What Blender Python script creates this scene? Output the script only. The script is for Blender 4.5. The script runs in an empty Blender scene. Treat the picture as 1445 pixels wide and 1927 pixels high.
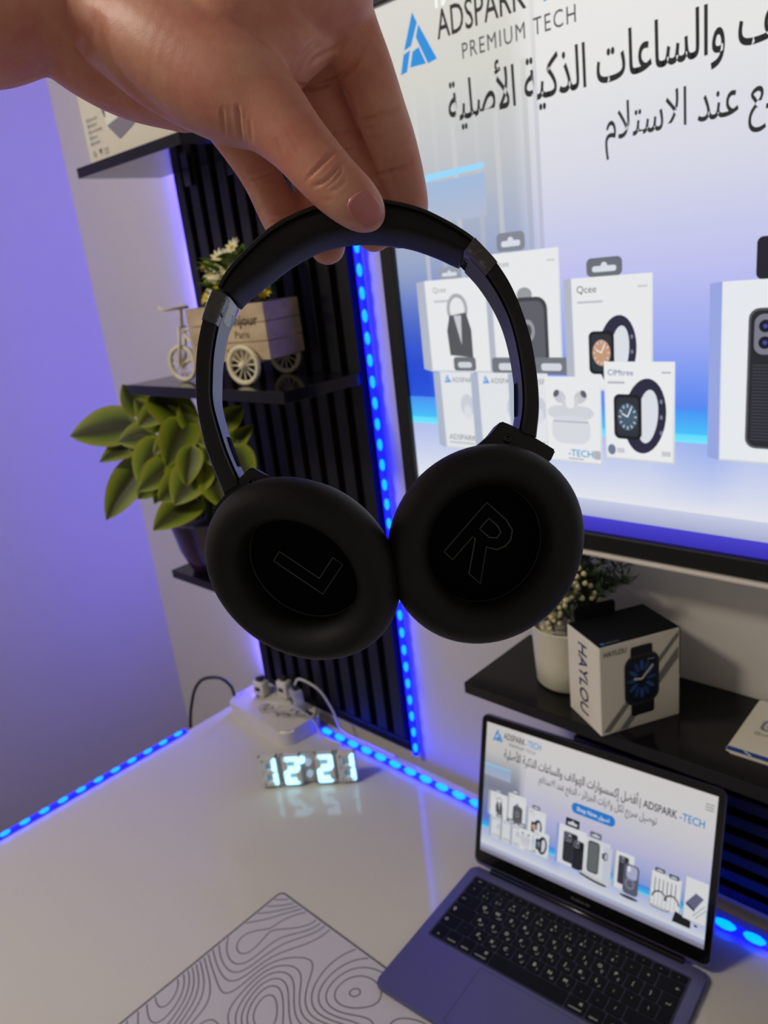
import bpy, bmesh, math, random
import numpy as np
from mathutils import Vector, Matrix, Quaternion
from mathutils.bvhtree import BVHTree

# ------------------------------------------------------------------ scene, camera, light
scene = bpy.context.scene
COL = scene.collection
PI = math.pi
ZC = 1.5373                      # camera height above the floor (desk top is 0.75)
DESK = 0.75
CAM = Vector((0.0, 0.0, ZC))
RIGHT = Vector((0.724568, 0.679991, -0.112312))
DOWN = Vector((0.134645, -0.299480, -0.944554))
FWD = Vector((-0.675924, 0.669271, -0.308550))
FPX, IMW, IMH = 1450.0, 1445.0, 1927.0

cam_data = bpy.data.cameras.new('camera')
cam = bpy.data.objects.new('camera', cam_data)
COL.objects.link(cam)
cam_data.sensor_fit = 'VERTICAL'
cam_data.sensor_height = 36.0
cam_data.lens = FPX / IMH * 36.0
cam_data.clip_start = 0.02
cam_data.clip_end = 50
cm = Matrix((RIGHT, -DOWN, -FWD)).transposed().to_4x4()
cm.translation = CAM
cam.matrix_world = cm
cam_data.dof.use_dof = True
cam_data.dof.focus_distance = 0.318
cam_data.dof.aperture_fstop = 16.0
scene.camera = cam

vs = scene.view_settings
scene.display_settings.display_device = 'sRGB'
vs.view_transform = 'Standard'
vs.look = 'None'
vs.gamma = 1.0
vs.use_curve_mapping = False
vs.exposure = 0.0
scene.cycles.use_denoising = True
scene.cycles.max_bounces = 8
scene.cycles.caustics_reflective = False
scene.cycles.caustics_refractive = False
scene.cycles.sample_clamp_indirect = 4.0

world = bpy.data.worlds.new('room_ambient')
scene.world = world
world.use_nodes = True
bg = world.node_tree.nodes['Background']
bg.inputs['Color'].default_value = (0.84, 0.77, 0.70, 1)
bg.inputs['Strength'].default_value = 0.30

CEIL_LAMP_POWER = 64.0
LED_TUBE = 8.0
LED_DOT = 6.0
HIDDEN_LED = 112.0


# ------------------------------------------------------------------ helpers
def lin(c):
    c = c / 255.0
    return c / 12.92 if c <= 0.04045 else ((c + 0.055) / 1.055) ** 2.4


def rgb(r, g, b):
    return (lin(r), lin(g), lin(b), 1.0)


def px(x, y, d):
    """point seen at (x, y) of the photograph, at real distance d along the optical axis"""
    return CAM + (RIGHT * ((x - IMW / 2) / FPX) + DOWN * ((y - IMH / 2) / FPX) + FWD) * d


def rel(x, y, z):
    return Vector((x, y, z + ZC))


def mat(name, color, rough=0.5, metal=0.0, bump=0.0, bscale=200.0, vary=0.0, vscale=20.0, spec=0.5,
        sss=0.0, sss_r=(1, .35, .2), coat=0.0, alpha=1.0, trans=0.0):
    m = bpy.data.materials.new(name)
    m.use_nodes = True
    nt = m.node_tree
    p = nt.nodes['Principled BSDF']
    p.inputs['Base Color'].default_value = color
    p.inputs['Roughness'].default_value = rough
    p.inputs['Metallic'].default_value = metal
    p.inputs['Specular IOR Level'].default_value = spec
    if coat:
        p.inputs['Coat Weight'].default_value = coat
        p.inputs['Coat Roughness'].default_value = 0.08
    if sss:
        p.inputs['Subsurface Weight'].default_value = sss
        p.inputs['Subsurface Radius'].default_value = sss_r
        p.inputs['Subsurface Scale'].default_value = 0.004
    if alpha < 1:
        p.inputs['Alpha'].default_value = alpha
    if trans:
        p.inputs['Transmission Weight'].default_value = trans
    tc = nt.nodes.new('ShaderNodeTexCoord')
    if bump:
        n = nt.nodes.new('ShaderNodeTexNoise')
        n.inputs['Scale'].default_value = bscale
        n.inputs['Detail'].default_value = 4
        nt.links.new(tc.outputs['Object'], n.inputs['Vector'])
        b = nt.nodes.new('ShaderNodeBump')
        b.inputs['Strength'].default_value = bump
        b.inputs['Distance'].default_value = 0.001
        nt.links.new(n.outputs['Fac'], b.inputs['Height'])
        nt.links.new(b.outputs['Normal'], p.inputs['Normal'])
    if vary:
        n = nt.nodes.new('ShaderNodeTexNoise')
        n.inputs['Scale'].default_value = vscale
        n.inputs['Detail'].default_value = 5
        nt.links.new(tc.outputs['Object'], n.inputs['Vector'])
        r = nt.nodes.new('ShaderNodeMixRGB')
        r.blend_type = 'MULTIPLY'
        r.inputs['Fac'].default_value = 1.0
        r.inputs['Color1'].default_value = color
        cr = nt.nodes.new('ShaderNodeValToRGB')
        cr.color_ramp.elements[0].position = 0.3
        cr.color_ramp.elements[0].color = (1 - vary, 1 - vary, 1 - vary, 1)
        cr.color_ramp.elements[1].position = 0.7
        cr.color_ramp.elements[1].color = (1, 1, 1, 1)
        nt.links.new(n.outputs['Fac'], cr.inputs['Fac'])
        nt.links.new(cr.outputs['Color'], r.inputs['Color2'])
        nt.links.new(r.outputs['Color'], p.inputs['Base Color'])
    return m


def emit_mat(name, color, strength):
    m = bpy.data.materials.new(name)
    m.use_nodes = True
    nt = m.node_tree
    p = nt.nodes['Principled BSDF']
    p.inputs['Base Color'].default_value = (0.02, 0.02, 0.02, 1)
    p.inputs['Emission Color'].default_value = color
    p.inputs['Emission Strength'].default_value = strength
    p.inputs['Roughness'].default_value = 0.4
    return m


def print_mat(name, attr_strength=None, rough=0.5, spec=0.3):
    """flat print (rough paper) or a lit picture: colour comes from the 'ink' attribute"""
    m = bpy.data.materials.new(name)
    m.use_nodes = True
    nt = m.node_tree
    p = nt.nodes['Principled BSDF']
    a = nt.nodes.new('ShaderNodeAttribute')
    a.attribute_name = 'ink'
    if attr_strength:
        p.inputs['Base Color'].default_value = (0.01, 0.01, 0.01, 1)
        p.inputs['Specular IOR Level'].default_value = 0.25
        p.inputs['Roughness'].default_value = 0.35
        nt.links.new(a.outputs['Color'], p.inputs['Emission Color'])
        p.inputs['Emission Strength'].default_value = attr_strength
    else:
        p.inputs['Roughness'].default_value = rough
        p.inputs['Specular IOR Level'].default_value = spec
        nt.links.new(a.outputs['Color'], p.inputs['Base Color'])
    return m


def obj(name, data, material, parent=None, smooth=False, world=True, autos=None):
    """link a bmesh / mesh as ONE mesh object; world=True: its vertices are in world space"""
    if isinstance(data, bmesh.types.BMesh):
        me = bpy.data.meshes.new(name)
        bmesh.ops.recalc_face_normals(data, faces=data.faces)
        data.to_mesh(me)
        data.free()
    else:
        me = data
    if material is not None:
        me.materials.append(material)
    if smooth:
        me.polygons.foreach_set('use_smooth', [True] * len(me.polygons))
        if autos:
            me.set_sharp_from_angle(angle=math.radians(autos))
    o = bpy.data.objects.new(name, me)
    COL.objects.link(o)
    if parent is not None:
        o.parent = parent
        if world:
            me.transform(world_of(parent).inverted())
    elif world:
        pass
    return o


def world_of(o):
    m = o.matrix_basis.copy()
    p = o.parent
    while p is not None:
        m = p.matrix_basis @ m
        p = p.parent
    return m


def thing(name, label, cat, loc=(0, 0, 0), rotz=0.0, group=None, matrix=None):
    o = bpy.data.objects.new(name, None)
    COL.objects.link(o)
    o.empty_display_size = 0.02
    if matrix is not None:
        o.matrix_world = matrix
    else:
        o.location = loc
        o.rotation_euler = (0, 0, rotz)
    bpy.context.view_layer.update()
    o['label'] = label
    o['category'] = cat
    if group:
        o['group'] = group
    return o


def tag(o, label, cat, group=None):
    o['label'] = label
    o['category'] = cat
    if group:
        o['group'] = group
    return o


def struct(name, bm, material, **k):
    o = obj(name, bm, material, **k)
    o['kind'] = 'structure'
    return o


def part_copy(o, parent=None, matrix=None):
    c = o.copy()
    COL.objects.link(c)
    c.parent = parent if parent is not None else o.parent
    if matrix is not None:
        c.matrix_basis = matrix
    return c


def stuff(o):
    o['kind'] = 'stuff'
    return o


# --- shapes added to a bmesh
def add_box(bm, c, s, M=None, bevel=0.0, seg=2):
    T = Matrix.Translation(Vector(c)) @ Matrix.Diagonal((s[0], s[1], s[2], 1))
    if M is not None:
        T = M @ T
    r = bmesh.ops.create_cube(bm, size=1.0, matrix=T)
    if bevel:
        es = list({e for v in r['verts'] for e in v.link_edges})
        bmesh.ops.bevel(bm, geom=es, offset=bevel, segments=seg, affect='EDGES', profile=0.5)
    return bm


def box(c, s, M=None, bevel=0.0, seg=2):
    return add_box(bmesh.new(), c, s, M, bevel, seg)


def box2(lo, hi, bevel=0.0, M=None):
    lo, hi = Vector(lo), Vector(hi)
    return box((lo + hi) / 2, hi - lo, M, bevel)


def frame_from(axis):
    z = Vector(axis).normalized()
    x = z.orthogonal().normalized()
    y = z.cross(x)
    return Matrix((x, y, z)).transposed()


def add_tube(bm, pts, radii, n=8, caps=True):
    pts = [Vector(p) for p in pts]
    if not hasattr(radii, '__len__'):
        radii = [radii] * len(pts)
    rings = []
    prev = None
    for i, p in enumerate(pts):
        if i == 0:
            t = pts[1] - pts[0]
        elif i == len(pts) - 1:
            t = pts[-1] - pts[-2]
        else:
            t = (pts[i + 1] - pts[i]).normalized() + (pts[i] - pts[i - 1]).normalized()
        t.normalize()
        if prev is None:
            x = t.orthogonal().normalized()
        else:
            x = (prev - t * prev.dot(t))
            x = x.normalized() if x.length > 1e-6 else t.orthogonal().normalized()
        prev = x
        y = t.cross(x)
        rings.append([bm.verts.new(p + (x * math.cos(2 * PI * k / n) + y * math.sin(2 * PI * k / n)) * radii[i])
                      for k in range(n)])
    for a, b in zip(rings, rings[1:]):
        for k in range(n):
            bm.faces.new((a[k], a[(k + 1) % n], b[(k + 1) % n], b[k]))
    if caps:
        bm.faces.new(rings[0][::-1])
        bm.faces.new(rings[-1])
    return bm


def tube(pts, r, n=8):
    return add_tube(bmesh.new(), pts, r, n)


def add_lathe(bm, profile, n=32, M=None):
    """profile: (radius, z) list"""
    M = M or Matrix.Identity(4)
    rings = []
    for r, z in profile:
        if r < 1e-6:
            rings.append([bm.verts.new(M @ Vector((0, 0, z)))])
        else:
            rings.append([bm.verts.new(M @ Vector((r * math.cos(2 * PI * k / n), r * math.sin(2 * PI * k / n), z)))
                          for k in range(n)])
    for a, b in zip(rings, rings[1:]):
        for k in range(n):
            k2 = (k + 1) % n
            if len(a) == 1 and len(b) == 1:
                continue
            if len(a) == 1:
                bm.faces.new((a[0], b[k2], b[k]))
            elif len(b) == 1:
                bm.faces.new((a[k], a[k2], b[0]))
            else:
                bm.faces.new((a[k], a[k2], b[k2], b[k]))
    return bm


def lathe(profile, n=32, M=None):
    return add_lathe(bmesh.new(), profile, n, M)


def add_prism(bm, poly, depth, M):
    """poly: (x, y) in the plane of M, extruded along M's z by depth"""
    a = [bm.verts.new(M @ Vector((x, y, 0))) for x, y in poly]
    b = [bm.verts.new(M @ Vector((x, y, depth))) for x, y in poly]
    n = len(a)
    for k in range(n):
        bm.faces.new((a[k], a[(k + 1) % n], b[(k + 1) % n], b[k]))
    bm.faces.new(a[::-1])
    bm.faces.new(b)
    return bm


def rrect(x0, y0, x1, y1, r, n=5):
    out = []
    for cx, cy, a0 in ((x1 - r, y0 + r, -PI / 2), (x1 - r, y1 - r, 0), (x0 + r, y1 - r, PI / 2), (x0 + r, y0 + r, PI)):
        for k in range(n + 1):
            a = a0 + PI / 2 * k / n
            out.append((cx + r * math.cos(a), cy + r * math.sin(a)))
    return out


def catmull(pts, per=6):
    """points may be tuples of any length"""
    P = [np.array(p, float) for p in pts]
    P = [2 * P[0] - P[1]] + P + [2 * P[-1] - P[-2]]
    out = []
    for i in range(1, len(P) - 2):
        for k in range(per):
            t = k / per
            out.append(0.5 * ((2 * P[i]) + (-P[i - 1] + P[i + 1]) * t + (2 * P[i - 1] - 5 * P[i] + 4 * P[i + 1] - P[i + 2]) * t * t
                              + (-P[i - 1] + 3 * P[i] - 3 * P[i + 1] + P[i + 2]) * t ** 3))
    out.append(P[-2])
    return out


def plane_M(o, xdir, ydir):
    x = Vector(xdir).normalized()
    y = Vector(ydir)
    y = (y - x * y.dot(x)).normalized()
    z = x.cross(y)
    M = Matrix((x, y, z)).transposed().to_4x4()
    M.translation = Vector(o)
    return M


# --- lettering
FORMS = {'ا': (0xFE8D, 0xFE8E), 'أ': (0xFE83, 0xFE84), 'إ': (0xFE87, 0xFE88), 'ئ': (0xFE89, 0xFE8A, 0xFE8B, 0xFE8C), 'ب': (0xFE8F, 0xFE90, 0xFE91, 0xFE92),
         'ة': (0xFE93, 0xFE94), 'ت': (0xFE95, 0xFE96, 0xFE97, 0xFE98), 'ج': (0xFE9D, 0xFE9E, 0xFE9F, 0xFEA0),
         'د': (0xFEA9, 0xFEAA), 'ذ': (0xFEAB, 0xFEAC), 'ر': (0xFEAD, 0xFEAE), 'ز': (0xFEAF, 0xFEB0),
         'س': (0xFEB1, 0xFEB2, 0xFEB3, 0xFEB4), 'ص': (0xFEB9, 0xFEBA, 0xFEBB, 0xFEBC),
         'ض': (0xFEBD, 0xFEBE, 0xFEBF, 0xFEC0), 'ع': (0xFEC9, 0xFECA, 0xFECB, 0xFECC),
         'ف': (0xFED1, 0xFED2, 0xFED3, 0xFED4), 'ق': (0xFED5, 0xFED6, 0xFED7, 0xFED8),
         'ك': (0xFED9, 0xFEDA, 0xFEDB, 0xFEDC), 'ل': (0xFEDD, 0xFEDE, 0xFEDF, 0xFEE0),
         'م': (0xFEE1, 0xFEE2, 0xFEE3, 0xFEE4), 'ن': (0xFEE5, 0xFEE6, 0xFEE7, 0xFEE8),
         'ه': (0xFEE9, 0xFEEA, 0xFEEB, 0xFEEC), 'و': (0xFEED, 0xFEEE), 'ي': (0xFEF1, 0xFEF2, 0xFEF3, 0xFEF4),
         'ش': (0xFEB5, 0xFEB6, 0xFEB7, 0xFEB8), 'ط': (0xFEC1, 0xFEC2, 0xFEC3, 0xFEC4), 'ح': (0xFEA1, 0xFEA2, 0xFEA3, 0xFEA4)}
LIG = {'لا': (0xFEFB, 0xFEFC), 'لأ': (0xFEF7, 0xFEF8), 'لإ': (0xFEF9, 0xFEFA)}


def arabic(s):
    toks, i = [], 0
    while i < len(s):
        if s[i:i + 2] in LIG:
            toks.append(s[i:i + 2])
            i += 2
        else:
            toks.append(s[i])
            i += 1
    out = []
    for k, t in enumerate(toks):
        f = LIG.get(t) or FORMS.get(t)
        if f is None:
            out.append(t)
            continue
        pv = toks[k - 1] if k else ' '
        nx = toks[k + 1] if k + 1 < len(toks) else ' '
        pf = FORMS.get(pv)
        joins_prev = pf is not None and len(pf) == 4
        joins_next = len(f) == 4 and (nx in FORMS or nx in LIG)
        idx = (3 if joins_prev else 2) if joins_next else (1 if joins_prev else 0)
        out.append(chr(f[idx]))
    return ''.join(out[::-1])


TCACHE = {}


def text_geo(body, bold=0.0, spacing=1.0):
    key = (body, bold, spacing)
    if key in TCACHE:
        return TCACHE[key]
    c = bpy.data.curves.new('lettering', 'FONT')
    c.body = body
    c.size = 1.0
    c.resolution_u = 3
    c.offset = bold
    c.space_character = spacing
    o = bpy.data.objects.new('lettering', c)
    COL.objects.link(o)
    dg = bpy.context.evaluated_depsgraph_get()
    dg.update()
    ev = o.evaluated_get(dg)
    me = ev.to_mesh()
    V = np.array([v.co[:2] for v in me.vertices]) if len(me.vertices) else np.zeros((0, 2))
    F = [tuple(p.vertices) for p in me.polygons]
    ev.to_mesh_clear()
    bpy.data.objects.remove(o)
    bpy.data.curves.remove(c)
    TCACHE[key] = (V, F)
    return V, F


class Picture:
    """flat picture of coloured shapes, in layers a hair apart (a screen image or a print)"""

    def __init__(self):
        self.V, self.F, self.C, self.z = [], [], [], 0

    def poly(self, pts, col, keep=False):
        if not keep:
            self.z += 1
        b = len(self.V)
        cols = col if isinstance(col, list) else [col] * len(pts)
        for p, c in zip(pts, cols):
            self.V.append((p[0], p[1], self.z))
            self.C.append((lin(c[0]), lin(c[1]), lin(c[2]), 1))
        self.F.append(tuple(range(b, b + len(pts))))

    def rect(self, x0, y0, x1, y1, col):
        """col may be (bottom, top) pair of colours as a list"""
        if isinstance(col, list) and len(col) == 2:
            self.poly([(x0, y0), (x1, y0), (x1, y1), (x0, y1)], [col[0], col[0], col[1], col[1]])
        else:
            self.poly([(x0, y0), (x1, y0), (x1, y1), (x0, y1)], col)

    def grid(self, x0, y0, x1, y1, nx, ny, fn):
        self.z += 1
        b = len(self.V)
        for j in range(ny + 1):
            for i in range(nx + 1):
                x, y = x0 + (x1 - x0) * i / nx, y0 + (y1 - y0) * j / ny
                c = fn(x, y)
                self.V.append((x, y, self.z))
                self.C.append((lin(c[0]), lin(c[1]), lin(c[2]), 1))
        for j in range(ny):
            for i in range(nx):
                a = b + j * (nx + 1) + i
                self.F.append((a, a + 1, a + nx + 2, a + nx + 1))

    def ell(self, cx, cy, rx, ry, col, n=28, rot=0.0, a0=0, a1=2 * PI):
        c, s = math.cos(rot), math.sin(rot)
        pts = []
        for k in range(n):
            a = a0 + (a1 - a0) * k / n
            x, y = rx * math.cos(a), ry * math.sin(a)
            pts.append((cx + x * c - y * s, cy + x * s + y * c))
        self.poly(pts, col)

    def rr(self, x0, y0, x1, y1, r, col, n=5):
        self.poly(rrect(x0, y0, x1, y1, r, n), col)

    def line(self, pts, w, col):
        self.z += 1
        for a, b in zip(pts, pts[1:]):
            a, b = np.array(a, float), np.array(b, float)
            d = b - a
            L = np.linalg.norm(d)
            if L < 1e-9:
                continue
            n = np.array([-d[1], d[0]]) / L * w / 2
            self.poly([tuple(a - n), tuple(b - n), tuple(b + n), tuple(a + n)], col, keep=True)

    def text(self, body, x, y, h, col, align='l', width=None, bold=0.0, spacing=1.0, rot=0.0):
        V, F = text_geo(body, bold, spacing)
        if not len(V):
            return
        self.z += 1
        V = V * h
        w = V[:, 0].max() - V[:, 0].min()
        V = V - np.array([V[:, 0].min(), 0])
        if width:
            V = V * np.array([width / w, 1])
            w = width
        V = V - np.array([{'l': 0, 'c': w / 2, 'r': w}[align], 0])
        c, s = math.cos(rot), math.sin(rot)
        b = len(self.V)
        cc = (lin(col[0]), lin(col[1]), lin(col[2]), 1)
        for vx, vy in V:
            self.V.append((x + vx * c - vy * s, y + vx * s + vy * c, self.z))
            self.C.append(cc)
        for f in F:
            self.F.append(tuple(b + i for i in f))

    def mesh(self, name, M, sx, sy, eps):
        me = bpy.data.meshes.new(name)
        V = [M @ Vector((x * sx, y * sy, z * eps)) for x, y, z in self.V]
        me.from_pydata([tuple(v) for v in V], [], self.F)
        a = me.attributes.new('ink', 'FLOAT_COLOR', 'POINT')
        a.data.foreach_set('color', np.array(self.C, dtype=np.float32).ravel())
        me.update()
        return me


# ------------------------------------------------------------------ materials
M_wall = mat('wall_paint', rgb(206, 201, 194), 0.7, bump=0.15, bscale=300, vary=0.04, vscale=3)
M_floor = mat('floor_tile', rgb(120, 115, 108), 0.4, vary=0.1, vscale=8)
M_desk = mat('white_laminate', rgb(206, 202, 190), 0.08)
M_deskleg = mat('desk_leg_metal', rgb(200, 200, 200), 0.4)
M_black_lam = mat('black_laminate', rgb(18, 17, 19), 0.10, spec=0.28)
M_slat = mat('black_slat', rgb(20, 20, 23), 0.5, bump=0.08, bscale=400, spec=.35)
M_felt = mat('black_felt', rgb(7, 7, 9), 0.95)
M_bezel = mat('bezel_black', rgb(12, 12, 13), 0.3)
M_chrome = mat('silver_trim', rgb(222, 212, 204), 0.4)
M_tube = emit_mat('led_tube_blue', (0.0006, 0.0016, 1.0, 1), LED_TUBE)
M_dot = emit_mat('led_diode_blue', (0.0, 0.10, 1.0, 1), LED_DOT)
M_hid = emit_mat('led_tube_side', (0.10, 0.08, 1.0, 1), HIDDEN_LED)
M_leather = mat('black_leatherette', rgb(20, 19, 19), 0.58, bump=0.2, bscale=1400, spec=0.32)
M_matte = mat('matte_black_plastic', rgb(24, 22, 21), 0.45, bump=0.05, bscale=1500, spec=0.4)
M_inner = mat('inner_band_plastic', rgb(96, 98, 104), 0.34, bump=0.05, bscale=1500)
M_fabric = mat('black_mesh_fabric', rgb(7, 7, 8), 0.95, bump=0.3, bscale=2500, spec=0.1)
M_stitch = mat('grey_stitch', rgb(84, 82, 81), 0.8)
M_gloss = mat('gloss_black', rgb(8, 8, 9), 0.2)
M_alu = mat('slate_blue_aluminium', rgb(104, 101, 142), 0.42, metal=0.5, bump=0.03, bscale=2000)
M_key = mat('key_black', rgb(7, 7, 10), 0.5, spec=.2)
M_well = mat('keyboard_well', rgb(40, 39, 58), 0.5)
M_legend = mat('legend_white', rgb(215, 215, 200), 0.6)
M_glass_black = mat('screen_bezel_glass', rgb(6, 6, 7), 0.12)
M_white = mat('white_plastic', rgb(214, 209, 199), 0.35)
M_cream = mat('cream_plastic', rgb(232, 222, 190), 0.5, vary=0.06, vscale=60)
M_wood = mat('washed_wood', rgb(214, 190, 158), 0.75, bump=0.3, bscale=150, vary=0.38, vscale=28)
M_stem = mat('stem_green', rgb(70, 92, 40), 0.6)
M_card = mat('white_card', rgb(226, 220, 203), 0.55)
M_black_card = mat('black_card', rgb(8, 8, 9), 0.6, spec=0.2)
M_cable_b = mat('cable_black', rgb(30, 30, 34), 0.5)
M_cable_w = mat('cable_white', rgb(205, 200, 198), 0.4)
M_hole = mat('socket_hole', rgb(40, 38, 36), 0.7)
M_clear = mat('clear_plug_plastic', rgb(200, 200, 225), 0.15, alpha=0.55)
M_print = print_mat('ink_on_card')
M_screen_tv = print_mat('television_image', 1.0)
M_screen_lap = print_mat('laptop_image', 0.78)


def leaf_mat(name, mid, edge, rough=0.45):
    m = bpy.data.materials.new(name)
    m.use_nodes = True
    nt = m.node_tree
    p = nt.nodes['Principled BSDF']
    p.inputs['Roughness'].default_value = rough
    p.inputs['Specular IOR Level'].default_value = 0.2
    a = nt.nodes.new('ShaderNodeAttribute')
    a.attribute_name = 'across'
    n = nt.nodes.new('ShaderNodeTexNoise')
    n.inputs['Scale'].default_value = 90
    tc = nt.nodes.new('ShaderNodeTexCoord')
    nt.links.new(tc.outputs['Object'], n.inputs['Vector'])
    ad = nt.nodes.new('ShaderNodeMath')
    ad.operation = 'MULTIPLY_ADD'
    ad.inputs[1].default_value = 0.4
    nt.links.new(n.outputs['Fac'], ad.inputs[0])
    nt.links.new(a.outputs['Fac'], ad.inputs[2])
    cr = nt.nodes.new('ShaderNodeValToRGB')
    cr.color_ramp.elements[0].position = 0.40
    cr.color_ramp.elements[0].color = mid
    cr.color_ramp.elements[1].position = 1.0
    cr.color_ramp.elements[1].color = edge
    e = cr.color_ramp.elements.new(0.72)
    e.color = tuple((mid[i] * .35 + edge[i] * .65) * (0.75, 1.0, 0.6, 1)[i] for i in range(4))
    nt.links.new(ad.outputs[0], cr.inputs['Fac'])
    nt.links.new(cr.outputs['Color'], p.inputs['Base Color'])
    return m


M_leaf = leaf_mat('variegated_leaf', rgb(58, 60, 22), rgb(138, 142, 38))
M_leaf_dark = leaf_mat('dark_leaf', rgb(48, 62, 36), rgb(104, 122, 62))
M_leaf_small = leaf_mat('bush_leaf', rgb(58, 84, 30), rgb(122, 148, 46))
M_petal_w = mat('cream_petal', rgb(232, 224, 186), 0.6)
M_petal_y = mat('yellow_petal', rgb(222, 196, 40), 0.6)
M_bud = mat('cream_bud', rgb(206, 196, 150), 0.6)
M_frond = mat('dark_green_frond', rgb(46, 62, 36), 0.6)

# ------------------------------------------------------------------ room shell
WY = 0.785            # back wall plane
LX = -1.555           # left wall plane
struct('floor', box2((LX - .1, -2.6, -0.05), (1.6, WY + .1, 0.0)), M_floor)
struct('wall_back', box2((LX - .1, WY, 0.0), (1.6, WY + .1, 2.65)), M_wall)
struct('wall_left', box2((LX - .1, -2.6, 0.0), (LX, WY, 2.65)), M_wall)
struct('ceiling', box2((LX - .1, -2.6, 2.65), (1.6, WY + .1, 2.75)), M_wall)

# ceiling lamp: round flush panel, out of frame, lights the room
lampt = thing('ceiling_lamp', 'round white flush ceiling lamp above the desk', 'lamp', (-1.15, -0.80, 2.65))
obj('housing', lathe([(0, 0), (.21, 0), (.21, -.03), (.19, -.035), (.19, -.02), (0, -.02)], 40), M_white, lampt, True, world=False, autos=40)
M_lampd = emit_mat('lamp_diffuser', (1.0, 0.93, 0.78, 1), CEIL_LAMP_POWER)
obj('diffuser', lathe([(0, -.120), (.06, -.116), (.11, -.100), (.15, -.075), (.175, -.045), (.185, -.028)], 40), M_lampd, lampt, True, world=False)

# ------------------------------------------------------------------ desk
desk = thing('desk', 'glossy white desk top filling the lower part, blue light strips on its edges', 'desk', (-0.3, 0.38, 0))
obj('desk_top', box2((-1.183, -0.02, DESK - 0.025), (0.75, 0.757, DESK), 0.0015), M_desk, desk)
for x, y in ((-1.12, 0.05), (-1.12, 0.68), (0.68, 0.05), (0.68, 0.68)):
    obj('leg', box2((x - .025, y - .025, 0), (x + .025, y + .025, DESK - .025), .003), M_deskleg, desk)


def led_strip(name, label, a, b, n, r, side, dot_r, group='blue light strips', tube_mat=None, dot_mat=None):
    """a flexible light strip between a and b with n diodes showing on its 'side' face"""
    a, b, side = Vector(a), Vector(b), Vector(side).normalized()
    t = thing(name, label, 'light strip', (a + b) / 2, group=group)
    d = (b - a)
    pts = [a + d * k / 12 for k in range(13)]
    obj('tube', tube(pts, r, 10), tube_mat or M_tube, t, True)
    if n:
        u = d.normalized()
        R = Matrix((u, side.cross(u), side)).transposed().to_4x4()
        bm = bmesh.new()
        bmesh.ops.create_icosphere(bm, subdivisions=2, radius=1.0)
        bm.transform(Matrix.Diagonal((dot_r * 1.9, dot_r * .72, dot_r * .8, 1)))
        first = None
        for k in range(n):
            p = a + d * (k + .5) / n + side * r * 0.62
            M = world_of(t).inverted() @ (Matrix.Translation(p) @ R)
            if first is None:
                first = obj('diode', bm, dot_mat or M_dot, t, True, world=False)
                first.matrix_basis = M
            else:
                part_copy(first, t, M)
    return t


led_strip('light_strip', 'blue light strip along the back edge of the white desk',
          (-0.962, 0.732, DESK + .0045), (0.55, 0.732, DESK + .0045), 46, 0.0052, (0, -0.35, 1), 0.0072)
led_strip('light_strip', 'blue light strip along the left edge of the white desk',
          (-1.1795, 0.585, DESK + .003), (-1.1795, -0.015, DESK + .003), 19, 0.0045, (0.4, 0, 1), 0.0052)

# ------------------------------------------------------------------ vertical slat panel
PX0, PX1, PZ0, PZ1 = -1.170, -0.778, DESK + 0.004, 2.2
panel = thing('slat_panel', 'tall black vertical slat wall panel behind the shelves at left', 'wall panel', ((PX0 + PX1) / 2, WY, PZ0))
obj('backing', box2((PX0, WY - .008, PZ0), (PX1, WY - .001, PZ1)), M_felt, panel)
npitch = 10
pitch = (PX1 - PX0) / npitch
s0 = None
for k in range(npitch):
    x0 = PX0 + k * pitch
    if s0 is None:
        bm = bmesh.new()
        add_box(bm, (0, 0, 0), (pitch * .58, .013, PZ1 - PZ0 - .024), None, .0012, 1)
        s0 = obj('slat', bm, M_slat, panel, world=False)
        s0.location = (x0 + pitch * .5 - panel.location.x, -.0145, (PZ1 - PZ0) / 2 + .012)
    else:
        part_copy(s0, panel).location = (x0 + pitch * .5 - panel.location.x, -.0145, (PZ1 - PZ0) / 2 + .012)
obj('bottom_rail', box2((PX0, WY - .0225, PZ0 + .026), (PX1, WY - .020, PZ0 + .032)), M_slat, panel)

led_strip('light_strip', 'vertical blue light strip down the right side of the black slat panel',
          (PX1 + .005, WY - .012, DESK + .006), (PX1 + .005, WY - .012, 2.15), 46, 0.0048, (0.75, -0.66, 0), 0.0052)
led_strip('light_strip', 'vertical blue light strip on the hidden left side of the slat panel, glow only',
          (PX0 - .004, WY - .006, DESK + .03), (PX0 - .004, WY - .006, 2.15), 0, 0.0035, (-1, 0, 0), 0.004, tube_mat=M_hid)

# ------------------------------------------------------------------ shelves


def shelf(label, x0, x1, y0, y1, ztop, th):
    t = thing('wall_shelf', label, 'shelf', ((x0 + x1) / 2, y1, ztop - th), group='black wall shelves')
    obj('shelf_board', box2((x0, y0, ztop - th), (x1, y1, ztop), .0008), M_black_lam, t)
    for fx in (.3, .7):
        x = x0 + (x1 - x0) * fx
        obj('bracket', box((x, y1 - .004, ztop - th - .012), (.018, .006, .024), None, .001, 1), M_gloss, t)
    return t


shelf('black wall shelf at upper left, carrying a white product box', -1.197, -0.912, .62, .762, ZC + .1835, .0145)
shelf('black wall shelf in the middle, carrying the cream tricycle planter', -1.184, -0.783, .62, .762, ZC - .1455, .016)
shelf('low black wall shelf behind the left ear cup, carrying the purple pot', -1.169, -0.80, .62, .762, ZC - .4706, .0145)
shelf('long black wall shelf under the television, carrying the watch box', -0.541, 0.30, .638, WY - .001, ZC - .501, .0148)

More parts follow.
